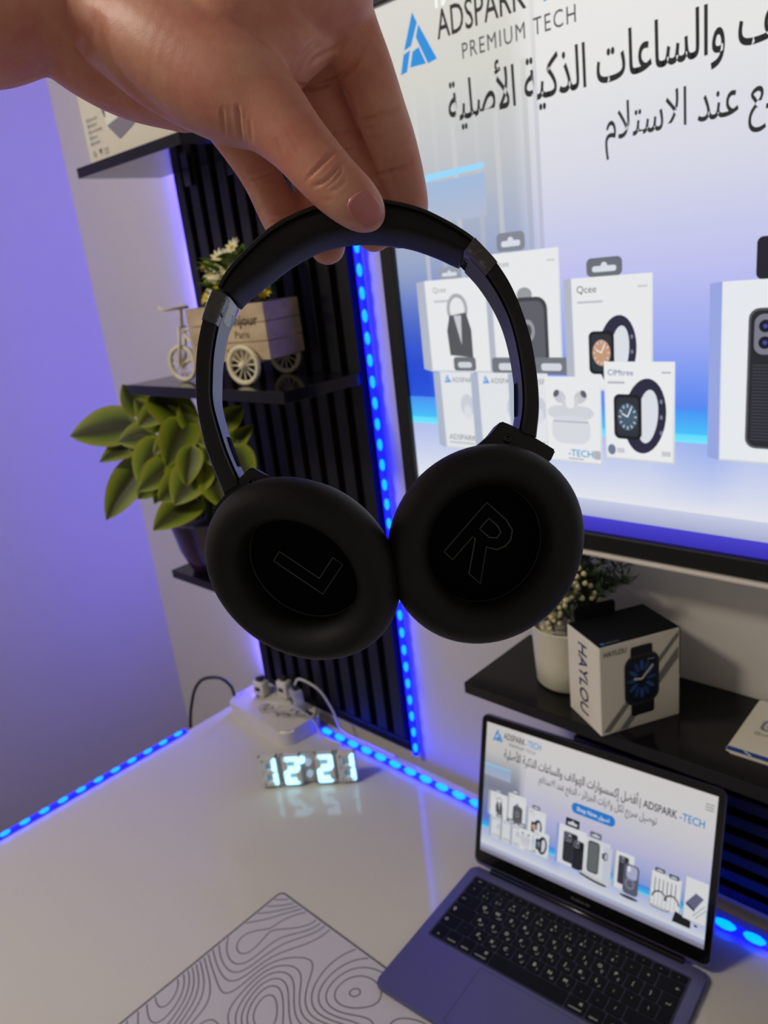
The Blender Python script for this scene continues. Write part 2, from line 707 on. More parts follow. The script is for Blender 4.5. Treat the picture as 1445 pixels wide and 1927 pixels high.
# ------------------------------------------------------------------ horizontal slat panel behind the laptop
hp = thing('slat_panel', 'black horizontal slat panel on the wall behind the laptop', 'wall panel', (-0.1, WY, DESK))
HX0, HX1, HZ0 = -0.47, 0.30, DESK + .006
obj('backing', box2((HX0, WY - .006, HZ0), (HX1, WY - .001, ZC - .52)), M_felt, hp)
s0 = None
for k in range(9):
    z = HZ0 + .0135 + k * .0268
    if s0 is None:
        s0 = obj('slat', box((0, 0, 0), (HX1 - HX0, .012, .0155), None, .001, 1), M_slat, hp, world=False)
        s0.location = ((HX0 + HX1) / 2 + .1, -.012, z - DESK)
    else:
        part_copy(s0, hp).location = ((HX0 + HX1) / 2 + .1, -.012, z - DESK)

# ------------------------------------------------------------------ web page picture (television and laptop show the same one)


def lerp3(a, b, t):
    t = max(0.0, min(1.0, t))
    return tuple(a[i] + (b[i] - a[i]) * t for i in range(3))


def ramp(stops, t):
    for (t0, c0), (t1, c1) in zip(stops, stops[1:]):
        if t <= t1:
            return lerp3(c0, c1, (t - t0) / (t1 - t0))
    return stops[-1][1]


WHITE = (232, 232, 230)
INK = (22, 24, 28)
BLUE = (28, 138, 214)


def box_face(P, x0, y0, x1, y1, side=0.12, face=(229, 231, 233), sidec=(176, 182, 196), edge=(205, 209, 216), skew=0.0):
    P.poly([(x0 - side, y0 + side * .25), (x0, y0), (x0, y1), (x0 - side, y1 - side * .1)], sidec)
    P.poly([(x0, y0), (x1, y0 + skew), (x1, y1 + skew), (x0, y1)], [edge, edge, face, face])
    P.poly([(x0 + .02, y0 + .03), (x1 - .03, y0 + .03 + skew), (x1 - .03, y1 - .03 + skew), (x0 + .02, y1 - .03)], face)


def hanger(P, x, y, w=.75, h=.42, col=(96, 100, 108)):
    P.rr(x - w / 2, y, x + w / 2, y + h, .08, col)
    P.rr(x - w * .34, y + h * .24, x + w * .34, y + h * .56, h * .14, (214, 218, 228))
    P.ell(x, y + h * .56, h * .2, h * .2, (214, 218, 228), 12)


def watch(P, x, y, s, dial=(70, 92, 112), band=(42, 42, 66)):
    # strap loop seen from the side, then the case
    P.ell(x + .22 * s, y, .56 * s, .98 * s, band, 32, -.12)
    P.ell(x + .30 * s, y, .27 * s, .70 * s, (216, 220, 228), 28, -.12)
    P.rr(x - .62 * s, y - .62 * s, x + .14 * s, y + .56 * s, .16 * s, (24, 25, 30))
    P.rr(x - .55 * s, y - .54 * s, x + .06 * s, y + .48 * s, .12 * s, (44, 50, 60))
    P.ell(x - .24 * s, y - .03 * s, .27 * s, .36 * s, dial, 24)
    for k in range(12):
        a = k * PI / 6
        P.line([(x - .24 * s + .18 * s * math.cos(a), y - .03 * s + .25 * s * math.sin(a)),
                (x - .24 * s + .25 * s * math.cos(a), y - .03 * s + .33 * s * math.sin(a))], .03 * s, (206, 214, 222))
    P.line([(x - .24 * s, y - .03 * s), (x - .14 * s, y + .2 * s)], .03 * s, (240, 240, 240))
    P.line([(x - .24 * s, y - .03 * s), (x - .4 * s, y + .06 * s)], .03 * s, (240, 240, 240))
    for dy in (-.4, 0, .4):
        P.ell(x + .66 * s, y + dy * s, .04 * s, .06 * s, (120, 122, 150), 10)


def logo_A(P, x, y, h, col=BLUE):
    s = h
    P.poly([(x + .14 * s, y + .40 * s), (x + .43 * s, y + 1.0 * s), (x + .53 * s, y + .80 * s), (x + .33 * s, y + .44 * s)], col)
    P.poly([(x, y), (x + .12 * s, y + .34 * s), (x + .30 * s, y + .38 * s), (x + .17 * s, y + .02 * s)], col)
    P.poly([(x + .56 * s, y + .76 * s), (x + .95 * s, y + .08 * s), (x + .72 * s, y + .05 * s), (x + .47 * s, y + .56 * s)], col)
    P.poly([(x + .26 * s, y + .08 * s), (x + .36 * s, y + .34 * s), (x + .52 * s, y + .38 * s), (x + .67 * s, y + .06 * s)], col)


def build_page(tv):
    P = Picture()
    U, V = 16.0, 9.0
    stops = [(0.0, (58, 120, 236)), (.06, (82, 130, 240)), (.2, (150, 165, 240)), (.36, (190, 192, 238)), (.55, (212, 214, 228)),
             (.75, (226, 226, 226)), (1.0, (228, 227, 222))]

    def bgc(x, y):
        t = (y / V - .19) / .81
        c = ramp(stops, t)
        u = x / U
        if u < .2:     # the curtained left end of the picture: greyer, then deep blue below
            k = min(1, (.2 - u) / .03)
            g = ramp([(0, (40, 120, 235)), (.12, (36, 96, 226)), (.25, (92, 120, 200)), (.42, (150, 164, 198)), (.62, (186, 190, 196)),
                      (.8, (206, 206, 200)), (1, (214, 212, 204))], t)
            if u < .04:
                g = lerp3(g, (20, 50, 200), .6 * max(0, 1 - abs(t - .15) / .22))
            if not tv:
                g = lerp3(g, (52, 60, 92), .75 * max(0, 1 - abs(t - .42) / .3))
            c = lerp3(c, g, k)
        if not tv:
            c = lerp3(c, (212, 206, 210), .4)
        return c
    P.grid(0, V * .19, U, V, 64, 44, bgc)
    for k, u in enumerate(() if not tv else (.045, .07, .095, .125, .15, .185)):
        P.rect(u * U, V * .44, u * U + .10, V * .84, [(150, 162, 196) if k % 2 else (172, 180, 204), (208, 208, 202)])
    P.rect(.198 * U, V * .42, .203 * U, V * .98, [(168, 174, 204), (222, 221, 216)])
    # cyan line of light along the back of the table
    for (y0, y1, c0, c1) in ((.19, .205, (120, 228, 250), (90, 216, 252)), (.205, .25, (70, 190, 250), (72, 140, 242))):
        P.rect(0, V * y0, U, V * y1, [c0, c1])
    # lit edge on the curtain
    P.rect(.0 * U, V * .60, .135 * U, V * .675, [(176, 184, 206), (158, 184, 218)])
    P.poly([(.0, V * .675), (.135 * U, V * .683), (.135 * U, V * .693), (.0, V * .690)], (150, 214, 250))
    # white table
    P.grid(0, V * .065, U, V * .19, 32, 4, lambda x, y: lerp3(lerp3((226, 228, 236), (176, 190, 236), (y / V - .065) / .125),
                                                              (120, 150, 236), .7 * max(0, 1 - abs(x / U - .362) / .03) * (y / V - .065) / .125))
    P.rect(0, V * .03, U, V * .065, [(164, 170, 206), (196, 202, 226)])
    P.rect(0, 0, U, V * .03, [(52, 44, 176), (70, 62, 200)] if tv else [(128, 124, 146), (150, 146, 164)])

    # header
    logo_A(P, .034 * U, V * .875, .86)
    P.text('ADSPARK', .088 * U, V * .912, .60, INK, width=1.72, bold=.006)
    P.text('-TECH', .20 * U, V * .912, .60, BLUE, width=1.15, bold=.006)
    P.text('PREMIUM TECH', .118 * U, V * .868, .33, (70, 70, 74), width=2.05, spacing=1.2)
    if tv:
        P.text('IMG_2', .088 * U, V * .962, .52, (242, 242, 240), bold=.008)
    # headline and second line
    h1 = arabic('أفضل إكسسوارات الهواتف والساعات الذكية الأصلية')
    P.text(h1, .095 * U, V * .772, .80, INK, width=9.75, bold=.010)
    P.text('| ADSPARK', .712 * U, V * .772, .66, INK, width=2.35, bold=.012)
    P.text('-TECH', .868 * U, V * .772, .66, BLUE, width=1.5, bold=.012)
    h2 = arabic('توصيل سريع لكل ولايات الجزائر - الدفع عند الاستلام')
    P.text(h2, .272 * U, V * .685, .66, (38, 40, 44), width=8.2, bold=.004)
    for k in range(3):
        P.rect(.958 * U, V * (.895 + .018 * k), .99 * U, V * (.900 + .018 * k), (96, 98, 102))
    # button
    P.rr(.43 * U, V * .56, .62 * U, V * .635, .32, (34, 128, 214), 8)
    P.text('Shop Now ' + arabic('تسوق'), .525 * U, V * .583, .38, (240, 244, 250), 'c', width=2.3, bold=.01)

    # --- left group of product boxes
    hanger(P, .1625 * U, V * .532, .56, .30, (128, 134, 146))
    hanger(P, .268 * U, V * .474, .60, .28, (104, 108, 118))
    hanger(P, .078 * U, V * .492, .5, .2, (150, 156, 168))
    box_face(P, .040 * U, V * .305, .130 * U, V * .492, .2)
    P.text('Qcee', .052 * U, V * .467, .14, (150, 152, 156))
    P.rect(.052 * U, V * .447, .082 * U, V * .452, (196, 198, 202))
    P.ell(.085 * U, V * .432, .24, .28, (168, 170, 176), 20)
    P.ell(.085 * U, V * .432, .17, .21, (226, 228, 230), 20)
    P.poly([(.073 * U, V * .42), (.097 * U, V * .425), (.103 * U, V * .39), (.103 * U, V * .335), (.07 * U, V * .34), (.068 * U, V * .39)], (84, 86, 92))
    P.poly([(.079 * U, V * .42), (.090 * U, V * .42), (.088 * U, V * .36)], (196, 198, 204))
    P.rr(.074 * U, V * .308, .106 * U, V * .336, .06, (106, 110, 118))
    P.rr(.080 * U, V * .314, .100 * U, V * .326, .05, (206, 210, 218))
    box_face(P, .134 * U, V * .305, .219 * U, V * .53, .12)
    P.text('Qcee', .140 * U, V * .505, .14, (150, 152, 156))
    P.rect(.205 * U, V * .508, .214 * U, V * .511, (196, 198, 202))
    P.ell(.176 * U, V * .452, .15, .12, (150, 152, 158), 16)
    P.rr(.156 * U, V * .315, .203 * U, V * .447, .2, (62, 64, 70))
    P.rr(.160 * U, V * .322, .199 * U, V * .440, .16, (92, 94, 102))
    P.ell(.178 * U, V * .385, .14, .19, (150, 152, 160), 18)
    P.ell(.178 * U, V * .385, .08, .11, (70, 72, 78), 16)
    for x in (.150, .205):
        P.rr(x * U - .34, V * .303, x * U + .34, V * .335, .06, (112, 116, 124))
        P.rr(x * U - .2, V * .310, x * U + .2, V * .324, .05, (208, 212, 220))
    box_face(P, .232 * U, V * .275, .317 * U, V * .474, .14)
    P.text('Qcee', .238 * U, V * .448, .16, (84, 86, 92))
    P.rect(.238 * U, V * .430, .266 * U, V * .434, (190, 192, 198))
    P.rect(.302 * U, V * .452, .312 * U, V * .455, (196, 198, 202))
    watch(P, .272 * U, V * .345, .58, dial=(196, 150, 120))
    P.rr(.272 * U, V * .288, .305 * U, V * .312, .06, (60, 60, 92))
    P.rr(.277 * U, V * .294, .287 * U, V * .304, .04, (206, 210, 226))
    P.rr(.291 * U, V * .294, .301 * U, V * .304, .04, (206, 210, 226))
    # lower row
    for x0, x1 in ((.052, .102), (.108, .168), (.160, .2)):
        box_face(P, x0 * U, V * .140, x1 * U, V * .305, .17, face=(224, 227, 230), sidec=(172, 180, 200))
        logo_A(P, x0 * U + .1, V * .282, .16)
        P.text('ADSPARK', x0 * U + .28, V * .284, .13, (120, 126, 138))
        P.ell(x1 * U - .2, V * .235, .16, .22, (200, 204, 214), 18)
        P.ell(x1 * U - .2, V * .222, .09, .14, (216, 219, 226), 16)
        P.text('ADSPARK -TECH', x0 * U + .1, V * .160, .15, (110, 114, 122))
        P.rect(x0 * U + .1, V * .152, x0 * U + .7, V * .155, (176, 180, 188))
    box_face(P, .196 * U, V * .135, .262 * U, V * .300, .0)
    for s in (-1, 1):
        P.ell(.226 * U + s * .2, V * .262, .13, .10, (196, 198, 206), 18, s * .6)
        P.poly([(.226 * U + s * .17, V * .262), (.226 * U + s * .10, V * .262), (.226 * U + s * .06, V * .235), (.226 * U + s * .13, V * .235)], (204, 206, 212))
        P.ell(.226 * U + s * .26, V * .268, .05, .07, (92, 94, 104), 12, s * .6)
        P.ell(.226 * U + s * .2, V * .232, .24, .12, (206, 209, 216), 18)
    P.rr(.203 * U, V * .172, .249 * U, V * .226, .2, (212, 215, 222))
    P.rect(.205 * U, V * .213, .247 * U, V * .216, (178, 182, 192))
    P.text('-TECH', .222 * U, V * .148, .17, (60, 150, 206), bold=.01)
    P.rect(.222 * U, V * .142, .24 * U, V * .144, (150, 154, 164))
    P.rr(.252 * U, V * .145, .260 * U, V * .162, .03, (176, 178, 184))
    box_face(P, .266 * U, V * .150, .339 * U, V * .328, .0, face=(231, 233, 234))
    P.text('CIMtree', .270 * U, V * .304, .13, (72, 90, 150))
    P.rect(.270 * U, V * .289, .288 * U, V * .293, (176, 180, 188))
    P.rect(.326 * U, V * .308, .335 * U, V * .311, (176, 180, 188))
    watch(P, .300 * U, V * .232, .62, band=(40, 40, 64))
    P.ell(.273 * U, V * .168, .07, .09, (110, 122, 150), 14)
    P.rect(.279 * U, V * .163, .287 * U, V * .172, (196, 199, 206))
    P.rect(.326 * U, V * .163, .335 * U, V * .172, (196, 199, 206))

    # --- phone cases group
    hanger(P, .440 * U, V * .452, 1.0, .55, (30, 33, 44))
    box_face(P, .381 * U, V * .165, .505 * U, V * .452, .17, face=(228, 231, 236), sidec=(150, 164, 222))

    def phone(x0, y0, x1, y1, body=(36, 38, 46), cam_=(120, 122, 136)):
        w = x1 - x0
        P.rr(x0, y0, x1, y1, w * .14, (84, 86, 94))
        P.rr(x0 + w * .03, y0 + w * .03, x1 - w * .03, y1 - w * .03, w * .12, body)
        n = 24
        for k in range(n):
            yy = y0 + w * .12 + (y1 - y0 - w * .85) * k / n
            P.rect(x0 + w * .07, yy, x1 - w * .07, yy + w * .018, lerp3(body, (92, 94, 104), .45))
        P.rr(x0 + w * .08, y1 - w * .62, x0 + w * .58, y1 - w * .08, w * .12, cam_)
        for cx, cy in ((.22, .24), (.22, .46), (.44, .35)):
            P.ell(x0 + w * cx, y1 - w * cy, w * .085, w * .085, (22, 22, 40), 18)
            P.ell(x0 + w * cx, y1 - w * cy, w * .03, w * .03, (70, 72, 150), 10)
        P.ell(x0 + w * .44, y1 - w * .18, w * .045, w * .045, (236, 236, 236), 12)
        P.ell(x0 + w * .44, y1 - w * .51, w * .04, w * .04, (24, 24, 30), 12)
    phone(.404 * U, V * .19, .468 * U, V * .41)
    phone(.448 * U, V * .165, .498 * U, V * .375, body=(24, 27, 38))
    P.rr(.505 * U, V * .12, .61 * U, V * .435, .05, (220, 223, 228))
    P.poly([(.585 * U, V * .13), (.62 * U, V * .14), (.62 * U, V * .41), (.585 * U, V * .41)], (206, 212, 224))
    hanger(P, .545 * U, V * .44, .8, .38, (104, 108, 118))
    P.rr(.515 * U, V * .19, .566 * U, V * .415, .2, (60, 64, 66))
    P.rr(.519 * U, V * .20, .562 * U, V * .405, .16, (104, 110, 112))
    watch(P, .588 * U, V * .34, .28)
    P.ell(.545 * U, V * .145, 1.0, .12, (40, 46, 48), 28, -.1)
    P.ell(.545 * U, V * .16, .98, .11, (206, 209, 214), 28, -.1)
    box_face(P, .635 * U, V * .16, .712 * U, V * .42, .1)
    phone(.648 * U, V * .20, .69 * U, V * .395, body=(52, 48, 62))
    P.rr(.672 * U, V * .15, .735 * U, V * .36, .24, (92, 96, 116))
    P.rr(.684 * U, V * .26, .728 * U, V * .350, .2, (178, 182, 214))
    P.rr(.686 * U, V * .305, .70 * U, V * .345, .1, (232, 232, 238))
    P.ell(.70 * U, V * .225, .32, .34, (136, 140, 160), 24)
    P.ell(.70 * U, V * .225, .22, .24, (96, 100, 120), 24)
    P.ell(.70 * U, V * .13, .62, .10, (60, 62, 76), 24)
    # --- cables and power bank
    box_face(P, .785 * U, V * .155, .90 * U, V * .385, .06)
    hanger(P, .815 * U, V * .385, .62, .26, (70, 74, 86))
    hanger(P, .87 * U, V * .375, .62, .26, (50, 54, 66))
    for k in range(6):
        x = (.798 + .016 * k) * U
        P.rect(x, V * .25, x + .05, V * .345, (86, 88, 96))
        P.rect(x + .01, V * .16, x + .04, V * .25, (176, 178, 186))
    for cx in (.82, .868):
        pts = [(cx * U + .46 * math.cos(a), V * .20 + .55 * math.sin(a)) for a in np.linspace(.2, PI - .2, 14)]
        P.line(pts, .09, (48, 50, 58))
    P.ell(.825 * U, V * .150, .62, .12, (150, 152, 162), 24)
    P.ell(.825 * U, V * .155, .50, .07, (206, 208, 214), 24)
    P.poly([(.875 * U, V * .10), (.945 * U, V * .10), (.945 * U, V * .15), (.885 * U, V * .175)], (28, 29, 34))
    box_face(P, .915 * U, V * .155, .999 * U, V * .432, .04)
    P.poly([(.922 * U, V * .265), (.955 * U, V * .345), (.985 * U, V * .325), (.955 * U, V * .235)], (104, 106, 138))
    P.poly([(.922 * U, V * .265), (.955 * U, V * .235), (.955 * U, V * .220), (.921 * U, V * .250)], (50, 50, 70))
    P.line([(.95 * U, V * .19), (.99 * U, V * .28)], .05, (168, 170, 178))
    P.line([(.96 * U, V * .18), (.997 * U, V * .26)], .05, (168, 170, 178))
    P.rect(.958 * U, V * .125, .97 * U, V * .14, (70, 70, 76))
    return P


# ------------------------------------------------------------------ television
TX0, TX1, TZ0, TZ1, TYF = -0.655, 0.355, ZC - .308, ZC + .260, 0.714
tv = thing('television', 'large wall television showing a web shop page, black frame', 'television', (-.15, WY, TZ0 - .03))
bm = bmesh.new()
b = .021
add_box(bm, (TX0 - b / 2, TYF + .012, (TZ0 + TZ1) / 2), (b, .026, TZ1 - TZ0 + 2 * b), None, .002, 2)
add_box(bm, (TX1 + b / 2, TYF + .012, (TZ0 + TZ1) / 2), (b, .026, TZ1 - TZ0 + 2 * b), None, .002, 2)
add_box(bm, ((TX0 + TX1) / 2, TYF + .012, TZ1 + b / 2), (TX1 - TX0, .026, b), None, .002, 2)
add_box(bm, ((TX0 + TX1) / 2, TYF + .012, TZ0 - b / 2), (TX1 - TX0, .026, b), None, .002, 2)
obj('bezel', bm, M_bezel, tv)
obj('trim_strip', box2((TX0 - b, TYF - .005, TZ0 - b - .0048), (TX1 + b, TYF + .022, TZ0 - b), .0015), M_chrome, tv)
obj('back_case', box2((TX0 + .02, TYF + .025, TZ0 + .03), (TX1 - .02, WY - .03, TZ1 - .03), .008), M_bezel, tv)
obj('wall_bracket', box2((-.35, WY - .031, TZ0 + .15), (.05, WY, TZ1 - .15)), M_slat, tv)
page = build_page(True)
Mtv = plane_M((TX0, TYF + .006, TZ0), (1, 0, 0), (0, 0, 1))
eps = .004 / max(1, page.z)
me = page.mesh('screen', Mtv, (TX1 - TX0) / 16, (TZ1 - TZ0) / 9, eps)
obj('screen', me, M_screen_tv, tv)

# ------------------------------------------------------------------ laptop
LYAW = 0.078
lap = thing('laptop', 'open slate blue laptop at lower right on the white desk', 'laptop', (-0.3965, 0.6445, DESK), LYAW)
# local: x right along the hinge, y away from the user, z up; hinge at y=0
LW, LD = .304, .213
HZ = .0085
bm = bmesh.new()
add_prism(bm, rrect(-LW / 2, -LD, LW / 2, .0, .009), HZ - .0022, Matrix.Translation((0, 0, .0022)))
bmesh.ops.bevel(bm, geom=[e for e in bm.edges if abs(e.verts[0].co.z - e.verts[1].co.z) < 1e-6], offset=.0012, segments=2, affect='EDGES')
obj('base', bm, M_alu, lap, True, world=False, autos=35)
bm = bmesh.new()
for sx in (-1, 1):
    for y in (-.02, -.19):
        add_lathe(bm, [(0, 0), (.006, 0), (.006, .0026), (0, .0026)], 12, Matrix.Translation((sx * .13, y, 0)))
obj('foot', bm, M_gloss, lap, world=False)
KW, KY0 = .2745, -.0175      # keyboard width, top edge
u = KW / 14.5
bm = bmesh.new()
add_prism(bm, rrect(-KW / 2 - .002, KY0 - .1075, KW / 2 + .002, KY0 + .002, .003), .0003, Matrix.Translation((0, 0, HZ)))
obj('keyboard_well', bm, M_well, lap, world=False)
kb = bpy.data.objects['keyboard_well']
rows = []
fn = [('esc' if k == 0 else '', 14.5 / 14) for k in range(14)]
rows.append((.0105, fn))
rows.append((.0190, [(c, 1) for c in ['²', '1', '2', '3', '4', '5', '6', '7', '8', '9', '0', '-', '=']] + [('\u2190', 1.5)]))
rows.append((.0190, [('\u21e5', 1.5)] + [(c, 1) for c in 'QWERTYUIOP[]'] + [('RET', 1)]))
rows.append((.0190, [('\u21ea', 1.75)] + [(c, 1) for c in "ASDFGHJKL;'\\"] + [('', -.75)]))
rows.append((.0190, [('\u21e7', 1.25)] + [(c, 1) for c in '`ZXCVBNM,./'] + [('\u21e7', 2.25)]))
rows.append((.0190, [('fn', 1), ('ctrl', 1), ('opt', 1), ('cmd', 1.25), (' ', 5), ('cmd', 1.25), ('opt', 1), ('\u25c2', 1), ('\u25b4', 1), ('\u25b8', 1)]))
AR = dict(zip('QWERTYUIOPASDFGHJKLZXCVBNM1234567890', 'ضصذقفعهعحجشسيبلاتنمطكرلاىة١٢٣٤٥٦٧٨٩٠'))
keymesh = {}
legend = Picture()
yy = KY0
gap = .0021
for ri, (rh, keys) in enumerate(rows):
    x = -KW / 2
    for ch, w in keys:
        if w < 0:
            x += -w * u
            continue
        kw, kh = w * u - gap, rh - gap
        cx, cy = x + w * u / 2, yy - rh / 2
        if ch == 'RET':
            poly = [(x + gap / 2, yy - gap / 2), (x + gap / 2, yy - rh + gap / 2), (x + .25 * u + gap / 2, yy - rh + gap / 2),
                    (x + .25 * u + gap / 2, yy - 2 * rh + gap / 2), (x + u - gap / 2, yy - 2 * rh + gap / 2), (x + u - gap / 2, yy - gap / 2)]
            bm = bmesh.new()
            add_prism(bm, poly, .0011, Matrix.Translation((0, 0, HZ + .0003)))
            obj('key', bm, M_key, lap, world=False)
            legend.text('\u21b5', cx + .001, cy - .006, .006, (255, 255, 255), 'c')
        else:
            kk = (round(kw, 5), round(kh, 5))
            if kk not in keymesh:
                bm = bmesh.new()
                add_prism(bm, rrect(-kw / 2, -kh / 2, kw / 2, kh / 2, .0016, 2), .0011, Matrix.Identity(4))
                o = obj('key', bm, M_key, lap, world=False)
                keymesh[kk] = o
            else:
                o = part_copy(keymesh[kk], lap)
            o.location = (cx, cy, HZ + .0003)
            if ri == 0:
                legend.text('esc' if ch else '\u2022', cx, cy - .0014, .0036, (255, 255, 255), 'c')
            elif ch in AR:
                if ri == 1:
                    legend.text('!"#$%&/()='[int(ch) - 1 if ch != '0' else 9], cx, cy + .0016, .0046, (255, 255, 255), 'c')
                    legend.text(ch, cx - .0022, cy - .0052, .0050, (255, 255, 255), 'c')
                    legend.text(AR[ch], cx + .0026, cy - .0052, .0046, (255, 255, 255), 'c')
                else:
                    legend.text(ch, cx - .0012, cy - .0012, .0062, (255, 255, 255), 'c', bold=.01)
                    legend.text(AR[ch], cx + .0036, cy - .0050, .0046, (255, 255, 255), 'c')
            elif ch in ('fn', 'ctrl', 'opt', 'cmd'):
                legend.text({'fn': 'fn', 'ctrl': 'control', 'opt': 'option', 'cmd': 'command'}[ch], cx, cy - .0058, .0036, (255, 255, 255), 'c')
                if ch == 'cmd':
                    legend.text('\u2318', cx + .004, cy + .001, .0048, (255, 255, 255), 'c')
            elif ch.strip():
                legend.text(ch, cx if w < 1.2 else (x + .006 if x < 0 else x + w * u - .006), cy - .0022, .0058, (255, 255, 255), 'c')
        x += w * u
    yy -= rh
lm = legend.mesh('key_legends', Matrix.Translation((0, 0, HZ + .00145)), 1, 1, 1e-7)
o = stuff(obj('key_legends', lm, M_legend, lap, world=False))
bm = bmesh.new()
tp = rrect(-.060, -LD + .006, .060, -LD + .083, .003)
add_prism(bm, tp, .00035, Matrix.Translation((0, 0, HZ)))
obj('trackpad', bm, M_alu, lap, world=False)
tpl = Picture()
tpl.line(tp + tp[:1], .0005, (20, 20, 34))
obj('trackpad_seam', tpl.mesh('trackpad_seam', Matrix.Translation((0, 0, HZ + .0004)), 1, 1, 1e-7), M_hole, lap, world=False)
# hinge and lid
bm = tube([(-.125, .0005, HZ + .0005), (.125, .0005, HZ + .0005)], .0045, 12)
obj('hinge', bm, M_gloss, lap, True, world=False)
TILT = math.radians(13.5)
lidM = Matrix.Translation((0, .002, HZ + .002)) @ Matrix.Rotation(PI / 2 - TILT, 4, 'X')   # local x right, y up the lid, z towards the user
LH = .2095
bm = bmesh.new()
add_prism(bm, rrect(-LW / 2, 0, LW / 2, LH, .009), .0042, lidM @ Matrix.Translation((0, 0, -.0042)))
lid = obj('lid', bm, M_alu, lap, world=False)
bm = bmesh.new()
add_prism(bm, rrect(-LW / 2 + .0008, .004, LW / 2 - .0008, LH - .0008, .0085), .0006, lidM)
obj('screen_bezel', bm, M_glass_black, lid, world=False)
page2 = build_page(False)
SW, SH, SB = .2880, .1785, .0215
Msc = lidM @ Matrix.Translation((-SW / 2, SB, .0007))
me = page2.mesh('screen', Msc, SW / 16, SH / 9, .0012 / page2.z)
obj('screen', me, M_screen_lap, lid, world=False)
nm = Picture()
nm.text('MacBook Air', 0, 0, .0046, (120, 118, 116), 'c')
obj('lettering', nm.mesh('lettering', lidM @ Matrix.Translation((0, .0105, .0008)), 1, 1, 1e-6), mat('bezel_lettering', rgb(120, 118, 116), 0.6), lid, world=False)

# ------------------------------------------------------------------ desk mat
mp = thing('desk_mat', 'light grey desk mat with black contour lines and a black stitched edge, beside the laptop', 'mouse pad', (-0.63, .33, DESK))
mm = mat('grey_cloth', rgb(192, 188, 196), .85, bump=.15, bscale=1500)
MX0, MX1, MY0, MY1 = -0.7305, -0.28, 0.06, 0.4467
pad_poly = [(x + .63, y - .33) for x, y in rrect(MX0, MY0, MX1, MY1, .008)]
bm = bmesh.new()
add_prism(bm, pad_poly, .0018, Matrix.Identity(4))
obj('mat_surface', bm, mm, mp, world=False)


def contours(fn, x0, x1, y0, y1, nx, ny, levels):
    X = np.linspace(x0, x1, nx)
    Y = np.linspace(y0, y1, ny)
    G = fn(X[None, :], Y[:, None])
    segs = []
    for lv in levels:
        A = G - lv
        for j in range(ny - 1):
            row = A[j:j + 2]
            hit = np.where((np.minimum(np.minimum(row[0, :-1], row[0, 1:]), np.minimum(row[1, :-1], row[1, 1:])) < 0)
                           & (np.maximum(np.maximum(row[0, :-1], row[0, 1:]), np.maximum(row[1, :-1], row[1, 1:])) >= 0))[0]
            for i in hit:
                c = [(X[i], Y[j], A[j, i]), (X[i + 1], Y[j], A[j, i + 1]), (X[i + 1], Y[j + 1], A[j + 1, i + 1]), (X[i], Y[j + 1], A[j + 1, i])]
                p_ = []
                for k in range(4):
                    a, b_ = c[k], c[(k + 1) % 4]
                    if (a[2] < 0) != (b_[2] < 0):
                        t = a[2] / (a[2] - b_[2])
                        p_.append((a[0] + (b_[0] - a[0]) * t, a[1] + (b_[1] - a[1]) * t))
                for k in range(0, len(p_) - 1, 2):
                    segs.append((p_[k], p_[k + 1]))
    return segs


prn = random.Random(11)
hills = [(-.010, .040, .055, .062, 1.15), (.085, .010, .045, .055, -1.2), (.13, .06, .05, .05, 1.0), (.06, -.07, .05, .04, 1.1), (-.05, -.06, .05, .05, -1.0),
         (.0, .128, .03, .045, .9), (.17, -.03, .05, .05, -1.0), (-.08, .03, .035, .05, .7), (.14, -.15, .06, .06, 1.1), (.02, -.17, .06, .05, -1.0), (.25, .05, .06, .06, 1.), (-.06, -.2, .05, .05, 1.)]


def relief(x, y):
    wx = x + .014 * np.sin(24 * y + 1) + .004 * np.sin(50 * y + 30 * x)
    wy = y + .014 * np.sin(21 * x + 2) + .004 * np.sin(44 * x - 25 * y)
    z = .35 * np.sin(9 * wx + 4 * wy)
    for hx, hy, sx, sy, hh in hills:
        z = z + hh * np.exp(-((wx - hx + .05) / sx) ** 2 - ((wy - hy + .0) / sy) ** 2)
    return z


lines = Picture()
for a, b_ in contours(relief, MX0 + .63 + .003, MX1 + .63 - .003, MY0 - .33 + .003, MY1 - .33 - .003, 190, 165, [(-1.5 + .19 * k) for k in range(17)]):
    lines.line([a, b_], .00125, (44, 42, 45))
lines.z = 1
lines.V = [(x, y, 1) for x, y, z in lines.V]
o = stuff(obj('contour_lines', lines.mesh('contour_lines', Matrix.Translation((0, 0, .0019)), 1, 1, 1e-6), M_print, mp, world=False))
ring = [Vector((x, y, .0012)) for x, y in pad_poly]
obj('stitched_edge', tube(ring + ring[:2], .0013, 6), M_hole, mp, True, world=False)

# ------------------------------------------------------------------ headphones
D0 = 0.320
HPM = cm.copy()
HPM.translation = px(722, 830, D0)
hph = thing('headphones', 'black over-ear headphones held up in the middle of the picture', 'headphones', matrix=HPM)


